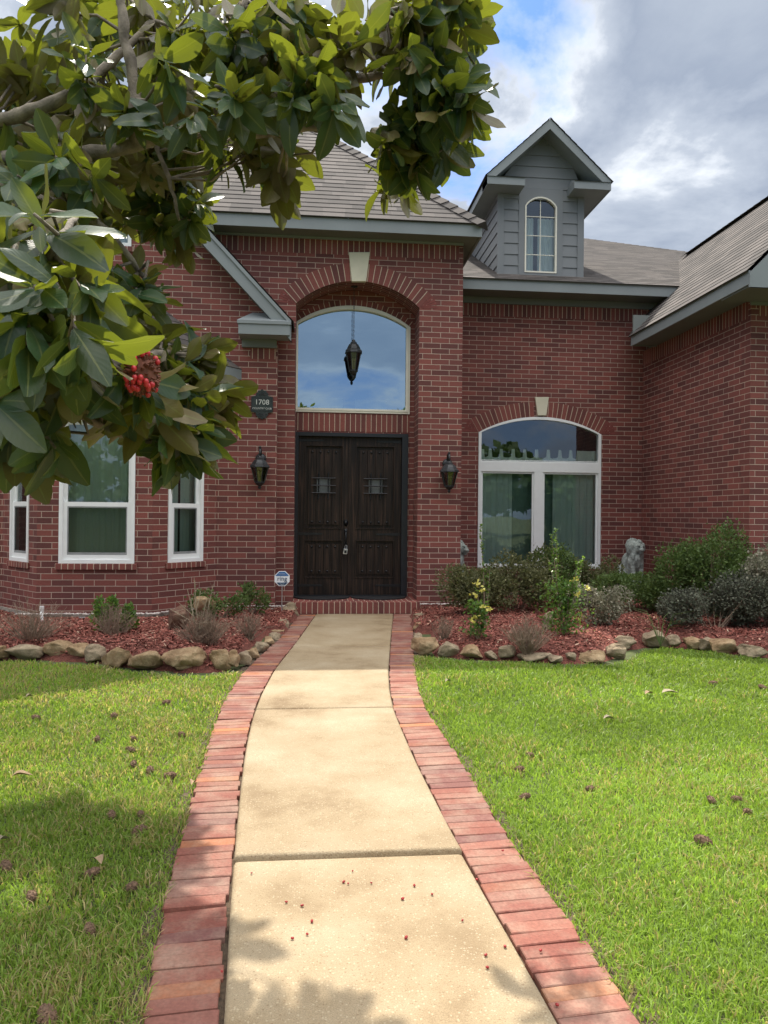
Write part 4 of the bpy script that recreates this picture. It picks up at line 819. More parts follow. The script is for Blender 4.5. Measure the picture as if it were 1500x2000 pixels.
textmesh('Protected by', .017, M_signw, V(sc_c.x, sb.y-.005, sc_c.z+.062), (1, 0, 0), (0, 0, 1), sr, 'small_print'); textmesh('ring.com', .018, M_signw, V(sc_c.x, sb.y-.005, sc_c.z-.072), (1, 0, 0), (0, 0, 1), sr, 'small_print')
mb = MB(); mb.tube([(sc_c.x, sb.y+.012, 0), (sc_c.x, sb.y+.012, sc_c.z)], .006, 6); mb.obj('stake', M_steel, sr)
# ------------------------------------------------------------------ ground, path, beds
gr = MB(); gr.face([V(-400, -400, -.03), V(400, -400, -.03), V(400, 600, -.03), V(-400, 600, -.03)]); tag(gr.obj('ground', M_soil), kind='structure')
cl_px = [(618.3, 1198), (579, 1253), (536, 1307), (510, 1355), (492.6, 1402.6), (479.6, 1463), (471, 1528), (464.5, 1593), (457, 1675), (451, 1737), (444, 1860), (437, 2000)]
ol_px = [(586, 1198), (553, 1240), (510, 1279), (475, 1312), (445, 1355), (423, 1402.6), (406, 1459), (384, 1528), (367, 1593), (347.5, 1662.6), (336, 1695), (315, 1790), (297, 1874), (280, 2000)]
cr_px = [(768.6, 1198), (763.5, 1246.6), (759, 1307), (761, 1346), (769, 1384), (787, 1428.6), (813, 1489), (843.6, 1550), (878, 1619), (900, 1658), (941, 1733), (1010, 1850), (1058, 1937), (1095, 1998)]
or_px = [(804.6, 1198), (807, 1246.6), (810, 1307), (817.6, 1346), (833, 1385), (856.6, 1420), (900, 1485), (950, 1564), (997, 1638), (1040.7, 1703), (1092.7, 1768), (1136, 1833), (1188, 1902), (1218, 1945.7), (1257, 1997.7)]
def curve(pxs):
    P = [G(*p) for p in pxs]; P.sort(key=lambda p: p.y); ys = np.array([p.y for p in P]); xs = np.array([p.x for p in P])
    k = (xs[2]-xs[0])/(ys[2]-ys[0]); ys = np.concatenate([[ys[0]-6], ys, [YE-.13]]); xs = np.concatenate([[xs[0]-6*k*.6], xs, [xs[-1]]])
    def f(y): 
        y = np.asarray(y, float); return (np.interp(y-.12, ys, xs)+np.interp(y, ys, xs)+np.interp(y+.12, ys, xs))/3
    return f
cL, oL, cR, oR = map(curve, (cl_px, ol_px, cr_px, or_px))
j1, j2, j3 = G(680, 1672).y, G(640, 1383).y, G(670, 1262).y
pa = MB()
def slab(y0, y1, z0_, z1_, tilt=0):
    n = max(2, int((y1-y0)/.15)); ys = [y0+(y1-y0)*k/n for k in range(n+1)]; r_ = .012; rows = []
    for i, y in enumerate(ys):
        a, b_ = float(cL(y)), float(cR(y)); zz_ = z0_+(z1_-z0_)*(y-y0)/(y1-y0); dz = r_ if i in (0, n) else 0
        yy = y
        rows.append((yy, a, b_, zz_))
    prof = lambda a, b_, z_, y, e: [V(a, y, -.08), V(a+.001, y, z_-.014-e), V(a+.008, y, z_-.003-e), V(a+.02, y, z_-e)]+[V(a+.02+(b_-a-.04)*k/8, y, z_-e) for k in range(1, 8)]+[V(b_-.02, y, z_-e), V(b_-.008, y, z_-.003-e), V(b_-.001, y, z_-.014-e), V(b_, y, -.08)]
    R_ = [prof(rows[0][1], rows[0][2], rows[0][3], rows[0][0], .04), prof(rows[0][1], rows[0][2], rows[0][3], rows[0][0]+.001, .012), prof(rows[0][1], rows[0][2], rows[0][3], rows[0][0]+.005, .004)]
    R_ += [prof(a, b_, z_, y+.018 if k == 0 else (y-.018 if k == n else y), 0) for k, (y, a, b_, z_) in enumerate(rows)]
    R_ += [prof(rows[-1][1], rows[-1][2], rows[-1][3], rows[-1][0]-.005, .004), prof(rows[-1][1], rows[-1][2], rows[-1][3], rows[-1][0]-.001, .012), prof(rows[-1][1], rows[-1][2], rows[-1][3], rows[-1][0], .04)]
    pa.grid(R_)
slab(-3.5, j1-.005, .004, .0); slab(j1+.005, j2-.004, .016, .003); slab(j2+.004, j3-.004, .003, .003); slab(j3+.004, YE-.16, .003, .003)
tag(pa.obj('path', M_path, smooth=True), kind='structure')
bb = MB()
def border(fi, fo, side):
    y = -3.2
    while y < YE-.18:
        dpt = (1.0 if y < 4 else 1.0); pitch = .068+random.uniform(-.002, .002); g_ = random.choice([.002, .002, .003, .005])
        ya, yb = y+g_/2, y+pitch-g_/2; a0, a1 = float(fi(ya)), float(fi(yb)); b0, b1 = float(fo(ya)), float(fo(yb))
        sh = random.gauss(0, .004); a0 += sh; a1 += sh; b0 += sh+random.gauss(0, .003); b1 += sh+random.gauss(0, .003)
        sl_ = side*.02*0; dy0 = random.gauss(0, .0015); z_ = -.002+random.gauss(0, .0014)-(.010 if (side < 0 and y < 2.6) else 0)
        gap = .005 if side > 0 else (.006 if y > 2.7 else .016)
        a0 += side*gap; a1 += side*gap; zt = random.gauss(0, .0015); sk = -side*.02 if y < 5 else 0   # bricks swing with the curve
        P = [(a0, ya), (b0, ya+dy0-sk), (b1, yb+dy0-sk), (a1, yb)]
        if side < 0: P = [P[1], P[0], P[3], P[2]]
        e = .003; cx_ = sum(p[0] for p in P)/4; cy_ = sum(p[1] for p in P)/4
        sx = lambda p, q: (p[0]+(q if p[0] < cx_ else -q), p[1]+(q if p[1] < cy_ else -q))
        lv = [[V(p[0], p[1], z_-.05) for p in P], [V(p[0], p[1], z_-e+zt*(1 if p[0] < cx_ else -1)) for p in P], [V(*sx(p, e), z_+zt*(1 if p[0] < cx_ else -1)) for p in P]]
        i = len(bb.v); bb.grid(lv, True); bb.f.append([i+8, i+9, i+10, i+11]); bb.uv.append(None); bb.mi.append(0)
        y += pitch
border(cR, oR, 1); border(cL, oL, -1)
tag(bb.obj('path_border', M_pav), kind='structure')
dirt = MB(); ys = [-3.3+.1*k for k in range(int((YE+3.1)/.1))]
for f, s_ in ((oL, -1), (oR, 1)):
    rows = [[V(float(f(y))+s_*a-.0, y, z_+random.uniform(-.006, .006)) for a, z_ in ((-.03, -.04), (.005, -.02), (.03, -.012), (.07, -.02), (.11, -.045))] for y in ys]
    if s_ < 0: rows = [r_[::-1] for r_ in rows]
    dirt.grid(rows)
for f, s_ in ((cL, -1), (cR, 1)): dirt.grid([[V(float(f(y))+s_*a, y, -.028) for a in ((-.01, .3) if s_ > 0 else (.3, -.01))] for y in ys])
tag(dirt.obj('soil_edge', M_edge), kind='structure')
# lawns and beds as outlines on the ground
lb_px = [(475, 1312), (415, 1316), (350, 1318), (284, 1310), (228, 1306), (160, 1296), (100, 1294), (43, 1290), (-60, 1292), (-250, 1296)]
rb_px = [(813, 1281), (860, 1285), (925, 1290), (990, 1292), (1060, 1296), (1120, 1298), (1190, 1298), (1232, 1288), (1258, 1270), (1300, 1264), (1360, 1269), (1430, 1278), (1500, 1286), (1700, 1298)]
left_lawn = [(float(oL(y)), y) for y in np.arange(.9, G(475, 1312).y, .2)]+[(G(*p).x, G(*p).y) for p in lb_px]+[(-6.5, 6.0), (-4.5, 3.0), (-2.2, .9)]
right_lawn = [(float(oR(y)), y) for y in np.arange(.9, G(813, 1281).y, .2)]+[(G(*p).x, G(*p).y) for p in rb_px]+[(8.5, 6.5), (5.5, 3.5), (3.0, .9)]
def inside(poly, x, y):
    r_ = np.zeros(len(x), bool); j = len(poly)-1
    for i in range(len(poly)):
        (xi, yi), (xj, yj) = poly[i], poly[j]
        c_ = ((yi > y) != (yj > y)) & (x < (xj-xi)*(y-yi)/(yj-yi+1e-12)+xi); r_ ^= c_; j = i
    return r_
def fbm(x, y, s_, seed):
    return np.array([noise.noise(Vector((a*s_+seed, b_*s_, seed))) for a, b_ in zip(x, y)])
def grass_field(name, poly, label, seed, dry):
    xs, ys = np.array([p[0] for p in poly]), np.array([p[1] for p in poly]); PX = []; PY = []; HH = []; WW = []
    for (ya, yb, den, hh_, ww) in ((.9, 2.6, 17000, .042, .0042), (2.6, 3.8, 12000, .044, .0048), (3.8, 5.2, 7500, .046, .006), (5.2, 9.5, 4500, .048, .0078)):
        x0_, x1_ = xs.min(), xs.max(); n = int((x1_-x0_)*(yb-ya)*den); x = rng.uniform(x0_, x1_, n); y = rng.uniform(ya, yb, n)
        xc = x*math.cos(YAW)-y*math.sin(YAW); zc = x*math.sin(YAW)+y*math.cos(YAW); k = inside(poly, x, y) & (np.abs(xc) < zc*.60+.25); x, y = x[k], y[k]
        PX.append(x); PY.append(y); HH.append(np.full(len(x), hh_)); WW.append(np.full(len(x), ww))
    x, y, h, wd = map(np.concatenate, (PX, PY, HH, WW)); n = len(x)
    # patches
    gx = np.arange(-7, 9, .12); gy_ = np.arange(0, 10, .12); gxx, gyy = np.meshgrid(gx, gy_)
    def field(s_, sd): return fbm(gxx.ravel(), gyy.ravel(), s_, sd).reshape(gxx.shape)
    A_, B_ = field(1.1, seed), field(3.5, seed+9); ix = np.clip(((x+7)/.12).astype(int), 0, len(gx)-1); iy = np.clip((y/.12).astype(int), 0, len(gy_)-1); pa_, pb_ = A_[iy, ix], B_[iy, ix]
    h = h*.85*rng.uniform(.55, 1.35, n)*(1+.55*pb_); ang = rng.uniform(0, 2*np.pi, n); lean = rng.uniform(.2, 1.2, n); dirx, diry = np.cos(ang), np.sin(ang); a2 = rng.uniform(0, 2*np.pi, n)
    tx, ty = np.cos(a2), np.sin(a2); z0_ = -.026
    mxx, myy = x+dirx*h*lean*.35, y+diry*h*lean*.35; mz_ = z0_+h*.62; ex, ey = x+dirx*h*lean, y+diry*h*lean; ez = z0_+h*(1.08-.28*lean)
    v = np.empty((n, 5, 3)); hw = wd/2
    v[:, 0] = np.stack([x-tx*hw, y-ty*hw, np.full(n, z0_)], 1); v[:, 1] = np.stack([x+tx*hw, y+ty*hw, np.full(n, z0_)], 1)
    v[:, 2] = np.stack([mxx+tx*hw, myy+ty*hw, mz_], 1); v[:, 3] = np.stack([mxx-tx*hw, myy-ty*hw, mz_], 1); v[:, 4] = np.stack([ex, ey, ez], 1)
    me = bpy.data.meshes.new(name); me.vertices.add(n*5); me.vertices.foreach_set('co', v.ravel())
    base = np.arange(n)[:, None]*5; loops = np.concatenate([base+np.array([0, 1, 2, 3]), base+np.array([3, 2, 4])], 1).ravel()
    me.loops.add(n*7); me.loops.foreach_set('vertex_index', loops.astype(np.int32)); me.polygons.add(n*2)
    st = (np.arange(n)[:, None]*7+np.array([0, 4])).ravel(); me.polygons.foreach_set('loop_start', st.astype(np.int32)); me.update(calc_edges=True)
    g1, g2, st_ = np.array([.140, .220, .030]), np.array([.265, .375, .065]), np.array([.46, .38, .18]); r1 = rng.random(n)[:, None]
    tone = g1*(1-r1)+g2*r1; tone *= (1+.35*pa_)[:, None]; dd = np.clip(dry+.55*pb_+.35*pa_*1, 0.01, .8); m_ = rng.random(n) < dd*.6; tone[m_] = st_*rng.uniform(.5, 1.1, (m_.sum(), 1))
    tone = np.repeat(np.clip(np.concatenate([tone, np.ones((n, 1))], 1), 0, 1), 5, 0); at_ = me.color_attributes.new('tone', 'FLOAT_COLOR', 'POINT'); at_.data.foreach_set('color', tone.ravel())
    me.materials.append(M_grass); o_ = bpy.data.objects.new(name, me); COL.objects.link(o_); tag(o_, label, 'grass', kind='stuff'); print(name, n)
grass_field('grass', left_lawn, 'patchy green lawn with dry straw spots left of the path', 3.1, .48)
grass_field('grass', right_lawn, 'bright green mown lawn right of the path', 8.4, .10)
# lawn fringe falling over the border edges is part of the grass; mulch beds
bed_l = [(float(oL(y))-.02, y) for y in np.arange(G(475, 1312).y, YE, .2)]+[(-.55, YG+.05), (BA1, YG), (BX1, YB+.05), (BX0, YB+.05), (BA0, YG), (-7, YG)]+[(G(*p).x, G(*p).y) for p in reversed(lb_px)]
bed_r = [(float(oR(y))+.02, y) for y in np.arange(G(813, 1281).y, YE, .2)]+[(ER, YE), (EX1, YE+.05), (EX1, YW+.05), (XR, YW+.05), (XR, YR+.05), (9, YR+.05), (9.2, 6.6)]+[(G(*p).x, G(*p).y) for p in reversed(rb_px)]
def bedz(x, y, poly):                  # mound: rises away from the outline
    dmin = 9
    for i in range(len(poly)):
        a, b_ = poly[i], poly[(i+1) % len(poly)]; ex, ey = b_[0]-a[0], b_[1]-a[1]; L2 = ex*ex+ey*ey
        if L2 < 1e-9: continue
        t_ = max(0, min(1, ((x-a[0])*ex+(y-a[1])*ey)/L2)); dmin = min(dmin, math.hypot(x-a[0]-t_*ex, y-a[1]-t_*ey))
    if y > 8.6: dmin = max(dmin, .3)
    return -.05+.09*min(1, max(0, dmin-.17)/.10)+.09*min(1, max(0, dmin-.18)/.4)+.02*noise.noise(Vector((x*1.7, y*1.7, 2)))*min(1, max(0, dmin-.15)*3)
def bed(poly, nm, label):
    xs = [p[0] for p in poly]; ys = [p[1] for p in poly]; mb = MB(); st = .09; nx = int((max(xs)-min(xs))/st)+2; ny = int((max(ys)-min(ys))/st)+2
    X_ = np.array([[min(xs)+i*st for i in range(nx)] for j in range(ny)]); Y_ = np.array([[min(ys)+j*st for i in range(nx)] for j in range(ny)]); ins = inside(poly, X_.ravel(), Y_.ravel()).reshape(X_.shape); idx = {}
    zc_ = {}
    for j in range(ny-1):
        for i in range(nx-1):
            if ins[j:j+2, i:i+2].any():
                f = []
                for (jj, ii) in ((j, i), (j, i+1), (j+1, i+1), (j+1, i)):
                    if (jj, ii) not in idx:
                        x, y = X_[jj, ii], Y_[jj, ii]; idx[(jj, ii)] = len(mb.v); mb.v.append((x, y, bedz(x, y, poly) if ins[jj, ii] else -.04))
                    f.append(idx[(jj, ii)])
                mb.f.append(f); mb.uv.append(None); mb.mi.append(0)
    tag(mb.obj('mulch_bed', M_mulb, smooth=True), kind='structure')
    ch_ = MB(); n = 26000; cnt = 0
    xx = rng.uniform(max(min(xs), -5.2), min(max(xs), 6.8), n*3); yy = rng.uniform(min(ys), min(max(ys), 10.6), n*3); k = inside(poly, xx, yy); xx, yy = xx[k][:n], yy[k][:n]
    for x, y in zip(xx, yy):
        z_ = bedz(x, y, poly)+random.uniform(0, .012)
        if z_ < .02: continue
        a = random.uniform(0, 6.28); l_ = random.uniform(.008, .026); w_ = random.uniform(.003, .007); t_ = random.gauss(0, .35)
        d = V(math.cos(a)*math.cos(t_), math.sin(a)*math.cos(t_), math.sin(t_))*l_; s_ = V(-math.sin(a), math.cos(a), random.gauss(0, .4))*w_; c_ = V(x, y, z_+.006)
        ch_.face([c_-d-s_, c_+d-s_, c_+d+s_, c_-d+s_])
    tag(ch_.obj('mulch', M_chip), label, 'mulch', kind='stuff')
bed(bed_l, 'l', 'red wood chip mulch in the bed left of the path'); bed(bed_r, 'r', 'red wood chip mulch in the bed right of the path')
gv = MB()
for k in range(700):
    u_ = random.random(); 
    if u_ < .45: x, y = random.uniform(BX0-.2, BX1+.1), YB-.05-abs(random.gauss(0, .05))
    elif u_ < .8: x = random.uniform(BX1, -.3); y = np.interp(x, [BX1, BA1, -.3], [YB, YG, YG])-.06-abs(random.gauss(0, .06))
    else: x, y = random.uniform(1.5, 2.4), YE-.06-abs(random.gauss(0, .06))
    gv.ball((x, y, .13), random.uniform(.007, .018), 6, (1, 1, .6))
tag(gv.obj('gravel', M_gravel, smooth=True), 'pale gravel strip along the foot of the brick walls', 'gravel', kind='stuff')
# ------------------------------------------------------------------ rocks
ORD = ['first', 'second', 'third', 'fourth', 'fifth', 'sixth', 'seventh', 'eighth', 'ninth', 'tenth', 'eleventh', 'twelfth', 'thirteenth', 'fourteenth', 'fifteenth', 'sixteenth', 'seventeenth', 'eighteenth', 'nineteenth', 'twentieth', 'twenty-first', 'twenty-second', 'twenty-third']
def rock(c_, sx, sy, sz, m, name, seed, rz=0, sub=4):
    bm = bmesh.new(); bmesh.ops.create_icosphere(bm, subdivisions=sub, radius=1)
    Rk = random.Random(seed); planes_ = [(V(Rk.gauss(0, 1), Rk.gauss(0, 1), Rk.gauss(0, .8)).normalized(), Rk.uniform(.55, .85)) for _ in range(11)]
    for v_ in bm.verts:
        d = v_.co.copy(); p = V(*[math.copysign(abs(q)**.70, q) for q in d]); p = p*.98
        for pl_, hh_ in planes_:
            e_ = p.dot(pl_)-hh_
            if e_ > 0: p -= pl_*(e_*.85)
        k = 1+.22*noise.noise(d*1.3+V(seed, 0, 0))+.09*noise.noise(d*3.2+V(0, seed, 0))+.035*noise.noise(d*8+V(0, 0, seed)); q = k
        v_.co = V(p.x*sx, p.y*sy, p.z*sz)*q
    bmesh.ops.rotate(bm, verts=bm.verts, cent=(0, 0, 0), matrix=Matrix.Rotation(rz, 3, 'Z'))
    me = bpy.data.meshes.new(name); bm.to_mesh(me); bm.free(); me.materials.append(m); me.polygons.foreach_set('use_smooth', [True]*len(me.polygons))
    o_ = bpy.data.objects.new(name, me); COL.objects.link(o_); o_.location = c_; return o_
RL = [(567, 1206, 34, 28), (551, 1229, 26, 20), (540, 1237, 26, 12), (535, 1250, 24, 17), (523, 1260, 22, 16), (511, 1274, 28, 20), (494, 1288, 29, 25), (478, 1300, 28, 30), (456, 1305, 28, 33), (427, 1307, 50, 36), (360, 1309, 94, 38), (284, 1306, 64, 34), (228, 1303, 56, 40), (184, 1293, 42, 32), (155, 1288, 46, 30), (110, 1285, 58, 33), (43, 1286, 75, 28), (-20, 1290, 50, 28)]
RRt = [(820, 1198, 32, 14), (819, 1216, 28, 17), (818, 1232, 22, 16), (816, 1251, 17, 15), (832, 1279, 52, 32), (878, 1282, 47, 28), (923, 1286, 45, 25), (960, 1286, 26, 14), (993, 1288, 38, 26), (1048, 1291, 60, 17), (1087, 1293, 24, 14), (1117, 1291, 26, 18), (1167, 1293, 60, 20), (1212, 1286, 46, 26), (1224, 1268, 46, 25), (1287, 1264, 52, 33), (1320, 1265, 26, 24), (1356, 1268, 36, 22), (1383, 1270, 30, 24), (1419, 1275, 58, 26), (1477, 1282, 58, 22)]
def sizew(w_): return 'broad' if w_ > 50 else ('small' if w_ < 27 else 'medium')
for lst, side, nm in ((RL, 'left', 'edging rocks of the left bed'), (RRt, 'right', 'edging rocks of the right bed')):
    for i, (px, py, w_, h_) in enumerate(lst):
        g = G(px, py-2, .0); dd = g.y*.995+g.x*.096; sx = w_/F*dd/2*1.04; sz = h_/F*dd/2*1.1; o_ = rock((g.x, g.y+min(sx, .13)*.55, sz*.86-.015), sx*1.06, min(max(sx*.75, .08), .16), sz*1.02, random.choice([M_rock, M_rock, M_rock2]) if side == 'left' else random.choice([M_rock2, M_rock2, M_rock]), 'edging_rock', i*3.7+(0 if side == 'left' else 50), 0)
        far = 'doorstep'; tag(o_, f'{sizew(w_)} tan sandstone rock, {ORD[i]} from the {far} along the edge of the {side} bed', 'rock', nm)
g = G(342, 1234, .13); tag(rock((g.x, g.y+.1, .26), .12, .11, .14, M_rock3, 'boulder', 91), 'dark red-brown boulder in the left mulch bed', 'boulder')
g = G(388, 1222, .13); tag(rock((g.x, g.y+.45, .32), .13, .1, .12, M_rock, 'boulder', 97), 'pale tan rock behind the dry twiggy shrub in the left bed', 'boulder')
g = G(1076, 1234, .13); tag(rock((g.x, g.y+.1, .22), .07, .06, .12, M_rock2, 'boulder', 98), 'pale upright rock at the foot of the tall leafy shrub', 'boulder')
# ------------------------------------------------------------------ shrubs
def leafquad(mb, c_, d, n_, l_, w_):
    s_ = d.cross(n_); 
    if s_.length < 1e-4: return
    s_.normalize(); m_ = c_+d*l_*.5; i = len(mb.v); mb.v += [tuple(c_), tuple(m_+s_*w_), tuple(c_+d*l_), tuple(m_-s_*w_)]; mb.f.append([i, i+1, i+2, i+3]); mb.uv.append([(0, 0), (1, 0), (1, 1), (0, 1)]); mb.mi.append(mb.m)
def rdir(up=0.0):
    v_ = V(random.gauss(0, 1), random.gauss(0, 1), random.gauss(0, 1)+up); return v_.normalized()
def shrub(name, px, py, w_px, h_px, dist, n, m, label, cat='shrub', leafl=.038, lw=.0135, group=None, stems=14, seed=0, lumps=9, dep=None, z0=.10, smat=M_twig, fill=1.0):
    base = G(px, py, z0) if dist is None else V(W(px, py, dist).x, dist, z0)
    sc_ = (base.y*.995+base.x*.096)/F; hw = w_px*sc_/2; hh_ = h_px*sc_; dp = dep or hw*.8
    root = empty(name, base, label=label, cat=cat, group=group); R_ = random.Random(seed+px*13); fo = MB(); st = MB(); cs = []
    for k in range(lumps): 
        a = R_.uniform(0, 6.28); r_ = R_.uniform(.15, .72)**.7; cs.append((V(hw*r_*math.cos(a), dp*r_*math.sin(a), hh_*R_.uniform(.35, .82)*(1-.25*r_)), R_.uniform(.26, .42)))
    for k in range(int(n*fill)):
        c_, r_ = R_.choice(cs); d = V(R_.gauss(0, 1), R_.gauss(0, 1), R_.gauss(0, 1)).normalized(); q = R_.uniform(.35, 1)**.5; q *= 1+.25*noise.noise(d*2.5+c_*3)
        if R_.random() < .07: q *= R_.uniform(1.05, 1.35)
        p = c_+V(d.x*hw*r_*q*1.15, d.y*dp*r_*q*1.15, d.z*hh_*r_*q*.85)
        if p.z < .02: p.z = R_.uniform(.02, .15)*hh_
        dd = (d*.8+V(R_.gauss(0, .6), R_.gauss(0, .6), R_.gauss(.35, .6))).normalized(); l_ = leafl*R_.uniform(.6, 1.3)
        leafquad(fo, p, dd, V(R_.gauss(0, 1), R_.gauss(0, 1), R_.gauss(.8, 1)).normalized(), l_, lw*R_.uniform(.7, 1.2))
    local(fo.obj('foliage', m, root))
    for k in range(stems):
        c_, r_ = R_.choice(cs); e = c_+V(R_.gauss(0, .15)*hw, R_.gauss(0, .1)*dp, R_.uniform(0, .22)*hh_); st.tube([V(R_.gauss(0, .02), R_.gauss(0, .02), -.08), e*.5+V(0, 0, -.05*hh_), e], [.007, .005, .002], 5)
    local(st.obj('stems', smat, root)); return root
def twiggy(px, py, w_px, h_px, n, label, m=M_twig, green=0, gm=None, seed=0, rr=.0028, curl=1.0):
    base = G(px, py, .12); sc_ = (base.y*.995+base.x*.096)/F; hw = w_px*sc_/2; hh_ = h_px*sc_; root = empty('dry_shrub', base, label=label, cat='shrub'); R_ = random.Random(seed+px); st = MB(); fo = MB()
    for k in range(n):
        a = R_.uniform(0, 6.28); o_ = R_.uniform(.1, 1); e = V(hw*o_*math.cos(a), hw*.8*o_*math.sin(a), hh_*R_.uniform(.35, 1)*(1.1-.5*o_)); mid = e*.5+V(R_.gauss(0, .03), R_.gauss(0, .03), -.04*curl)
        st.tube([V(R_.gauss(0, .015), R_.gauss(0, .015), -.1), mid, e], [rr*1.5, rr, rr*.5], 4)
        for j in range(4):
            p = mid.lerp(e, R_.uniform(0, .9)); q = p+V(R_.gauss(0, .045), R_.gauss(0, .04), R_.uniform(0, .08)); st.tube([p, q], [rr*.6, rr*.3], 3)
            if green and R_.random() < green:
                for _ in range(9): leafquad(fo, q+V(R_.gauss(0, .02), R_.gauss(0, .02), R_.gauss(0, .02)), rdir(.5), rdir(.5), R_.uniform(.025, .045), .011)
    local(st.obj('stems', m, root)); 
    if green: local(fo.obj('foliage', gm or M_privet, root))
    return root
# left bed
twiggy(60, 1246, 190, 84, 110, 'brown bare twiggy shrub by the white pipe at the left edge', seed=1)
twiggy(223, 1240, 110, 70, 90, 'low shrub with bare lower twigs and dark green leafy tops under the wide bay window', green=0, seed=2)
shrub('leafy_shrub', 205, 1238, 44, 78, None, 520, M_privet, 'dark green tuft rising left above the low shrub under the bay window', leafl=.045, lw=.016, lumps=5, seed=5, stems=8)
shrub('leafy_shrub', 240, 1238, 46, 60, None, 520, M_privet, 'dark green tuft on the right side of the low shrub under the bay window', leafl=.045, lw=.016, lumps=5, seed=6, stems=8)
twiggy(400, 1254, 130, 72, 210, 'dense brown twiggy shrub in front of the pale rock', seed=3)
twiggy(395, 1250, 150, 125, 16, 'sparse pale whip-like stems standing over the dense twiggy shrub', m=M_palegrass, seed=4, rr=.004, curl=-1)
twiggy(487, 1232, 80, 44, 60, 'small red-brown twiggy shrub near the yard sign', seed=6)
shrub('azalea_bush', 425, 1210, 110, 62, 8.9, 2200, M_azalea, 'green azalea bush against the wall right of the bay', seed=11, leafl=.035)
shrub('azalea_bush', 490, 1205, 70, 66, 9.5, 1000, M_azalea, 'loose green azalea sprays beside the entry pier lantern', seed=12, leafl=.035, lumps=6)
# right bed
shrub('azalea_bush', 930, 1228, 140, 112, 9.2, 6000, M_azbrown, 'olive azalea bush at the foot of the right entry pier', seed=21)
shrub('azalea_bush', 1010, 1226, 175, 128, 9.7, 8500, M_azbrown, 'olive azalea bush under the left half of the arched-transom window', seed=22)
shrub('azalea_bush', 1085, 1220, 120, 125, 9.9, 5000, M_azalea, 'green azalea bush under the middle of the arched-transom window', seed=23, leafl=.034)
shrub('azalea_bush', 1150, 1230, 130, 112, 10.0, 6000, M_azbrown, 'olive azalea bush left of the fully visible lion statue', seed=24)
shrub('azalea_bush', 1250, 1246, 190, 88, 9.4, 8000, M_azalea, 'broad dark green azalea bush in front of the fully visible lion statue', seed=25, dep=.5)
shrub('azalea_bush', 1385, 1240, 190, 185, 9.0, 11500, M_azalea, 'tall green azalea bush against the right wing wall', seed=26, dep=.5)
shrub('azalea_bush', 1450, 1240, 110, 150, 8.6, 5500, M_azalea, 'green azalea bush at the corner of the right wing', seed=31, dep=.3)
shrub('loropetalum_bush', 1395, 1264, 240, 110, 8.0, 13000, M_lorop, 'purple-grey bush behind the rocks at the right', seed=27, leafl=.026, dep=.45)
shrub('azalea_bush', 1500, 1250, 130, 185, 8.1, 8500, M_pink, 'sunlit pale green bush at the right edge', seed=28, dep=.45)
shrub('dusty_bush', 1165, 1244, 130, 95, 8.2, 5000, M_pink, 'dusty grey-green bush with pinkish leaves beside the tall leafy shrub', seed=29, leafl=.022)
def stemplant(px, py, stems, label, m=M_privet, flowers=(), seed=0, low=None, ll=.042):
    base = G(px, py, .13); sc_ = (base.y*.995+base.x*.096)/F; R_ = random.Random(seed); root = empty('leafy_shrub', base, label=label, cat='shrub'); st = MB(); fo = MB(); fl = MB()
    for (dx, hh_, nl) in stems:
        top = V(dx*sc_, R_.gauss(0, .05), hh_*sc_); mid = top*.5+V(R_.gauss(0, .02), 0, 0); st.tube([V(0, 0, -.08), mid, top], [.007, .005, .002], 5)
        for k in range(nl):
            f = R_.uniform(.25, 1)**.8; p = (mid*2*f if f < .5 else mid.lerp(top, (f-.5)*2)) ; a = R_.uniform(0, 6.28); d = V(math.cos(a), math.sin(a), R_.uniform(.2, 1.0)).normalized(); leafquad(fo, p, d, V(R_.gauss(0, .3), R_.gauss(0, .3), 1).normalized(), ll*R_.uniform(.6, 1.2), .013)
    if low:
        w_, h_, n = low
        for k in range(n): p = V(R_.gauss(0, .35)*w_*sc_/2*1.2, R_.gauss(0, .35)*w_*sc_/2, R_.uniform(.05, 1)*h_*sc_); leafquad(fo, p, V(R_.gauss(0, 1), R_.gauss(0, 1), R_.gauss(.4, 1)).normalized(), V(R_.gauss(0, .5), R_.gauss(0, .5), 1).normalized(), ll*R_.uniform(.6, 1.1), .014)
    local(st.obj('stems', M_twig, root)); local(fo.obj('foliage', m, root))
    for (fx, fyy) in flowers:
        p = V((fx-px)*sc_, R_.uniform(-.18, -.05), (py-fyy)*sc_)
        for k in range(10): leafquad(fl, p+V(R_.gauss(0, .014), R_.gauss(0, .014), R_.gauss(0, .01)), V(R_.gauss(0, 1), R_.gauss(0, 1), R_.gauss(.6, .5)).normalized(), rdir(.5), .04, .014)
    if flowers: local(fl.obj('blossoms', M_yellow, root))
stemplant(932, 1245, [(-10, 70, 60), (5, 60, 60), (18, 50, 50), (-4, 95, 20)], 'small bright green shrub with yellow blossoms in the front of the right bed', flowers=[(927, 1140), (933, 1150), (921, 1163), (940, 1185), (950, 1190), (925, 1205), (917, 1210)], seed=2, low=(55, 70, 420))
stemplant(1100, 1240, [(0, 110, 90), (22, 145, 110), (38, 150, 110), (-12, 115, 70), (12, 90, 90), (30, 100, 90), (-25, 195, 70)], 'tall sunlit leafy shrub with two yellow blossoms in front of the window', flowers=[(1110, 1130), (1142, 1147), (1120, 1160)], seed=3, low=(100, 105, 1100))
stemplant(948, 1225, [(-12, 200, 95), (8, 120, 40)], 'single tall leafy shoot at the left side of the window', seed=4)
stemplant(1100, 1218, [(-20, 185, 110), (-30, 120, 60)], 'tall thin leafy shoot in front of the window mullion', seed=5)
twiggy(1030, 1262, 120, 60, 120, 'low brown twiggy shrub in front of the right bed azaleas', seed=9)
twiggy(865, 1240, 60, 40, 40, 'small bare twiggy shrub near the right path border', seed=10)
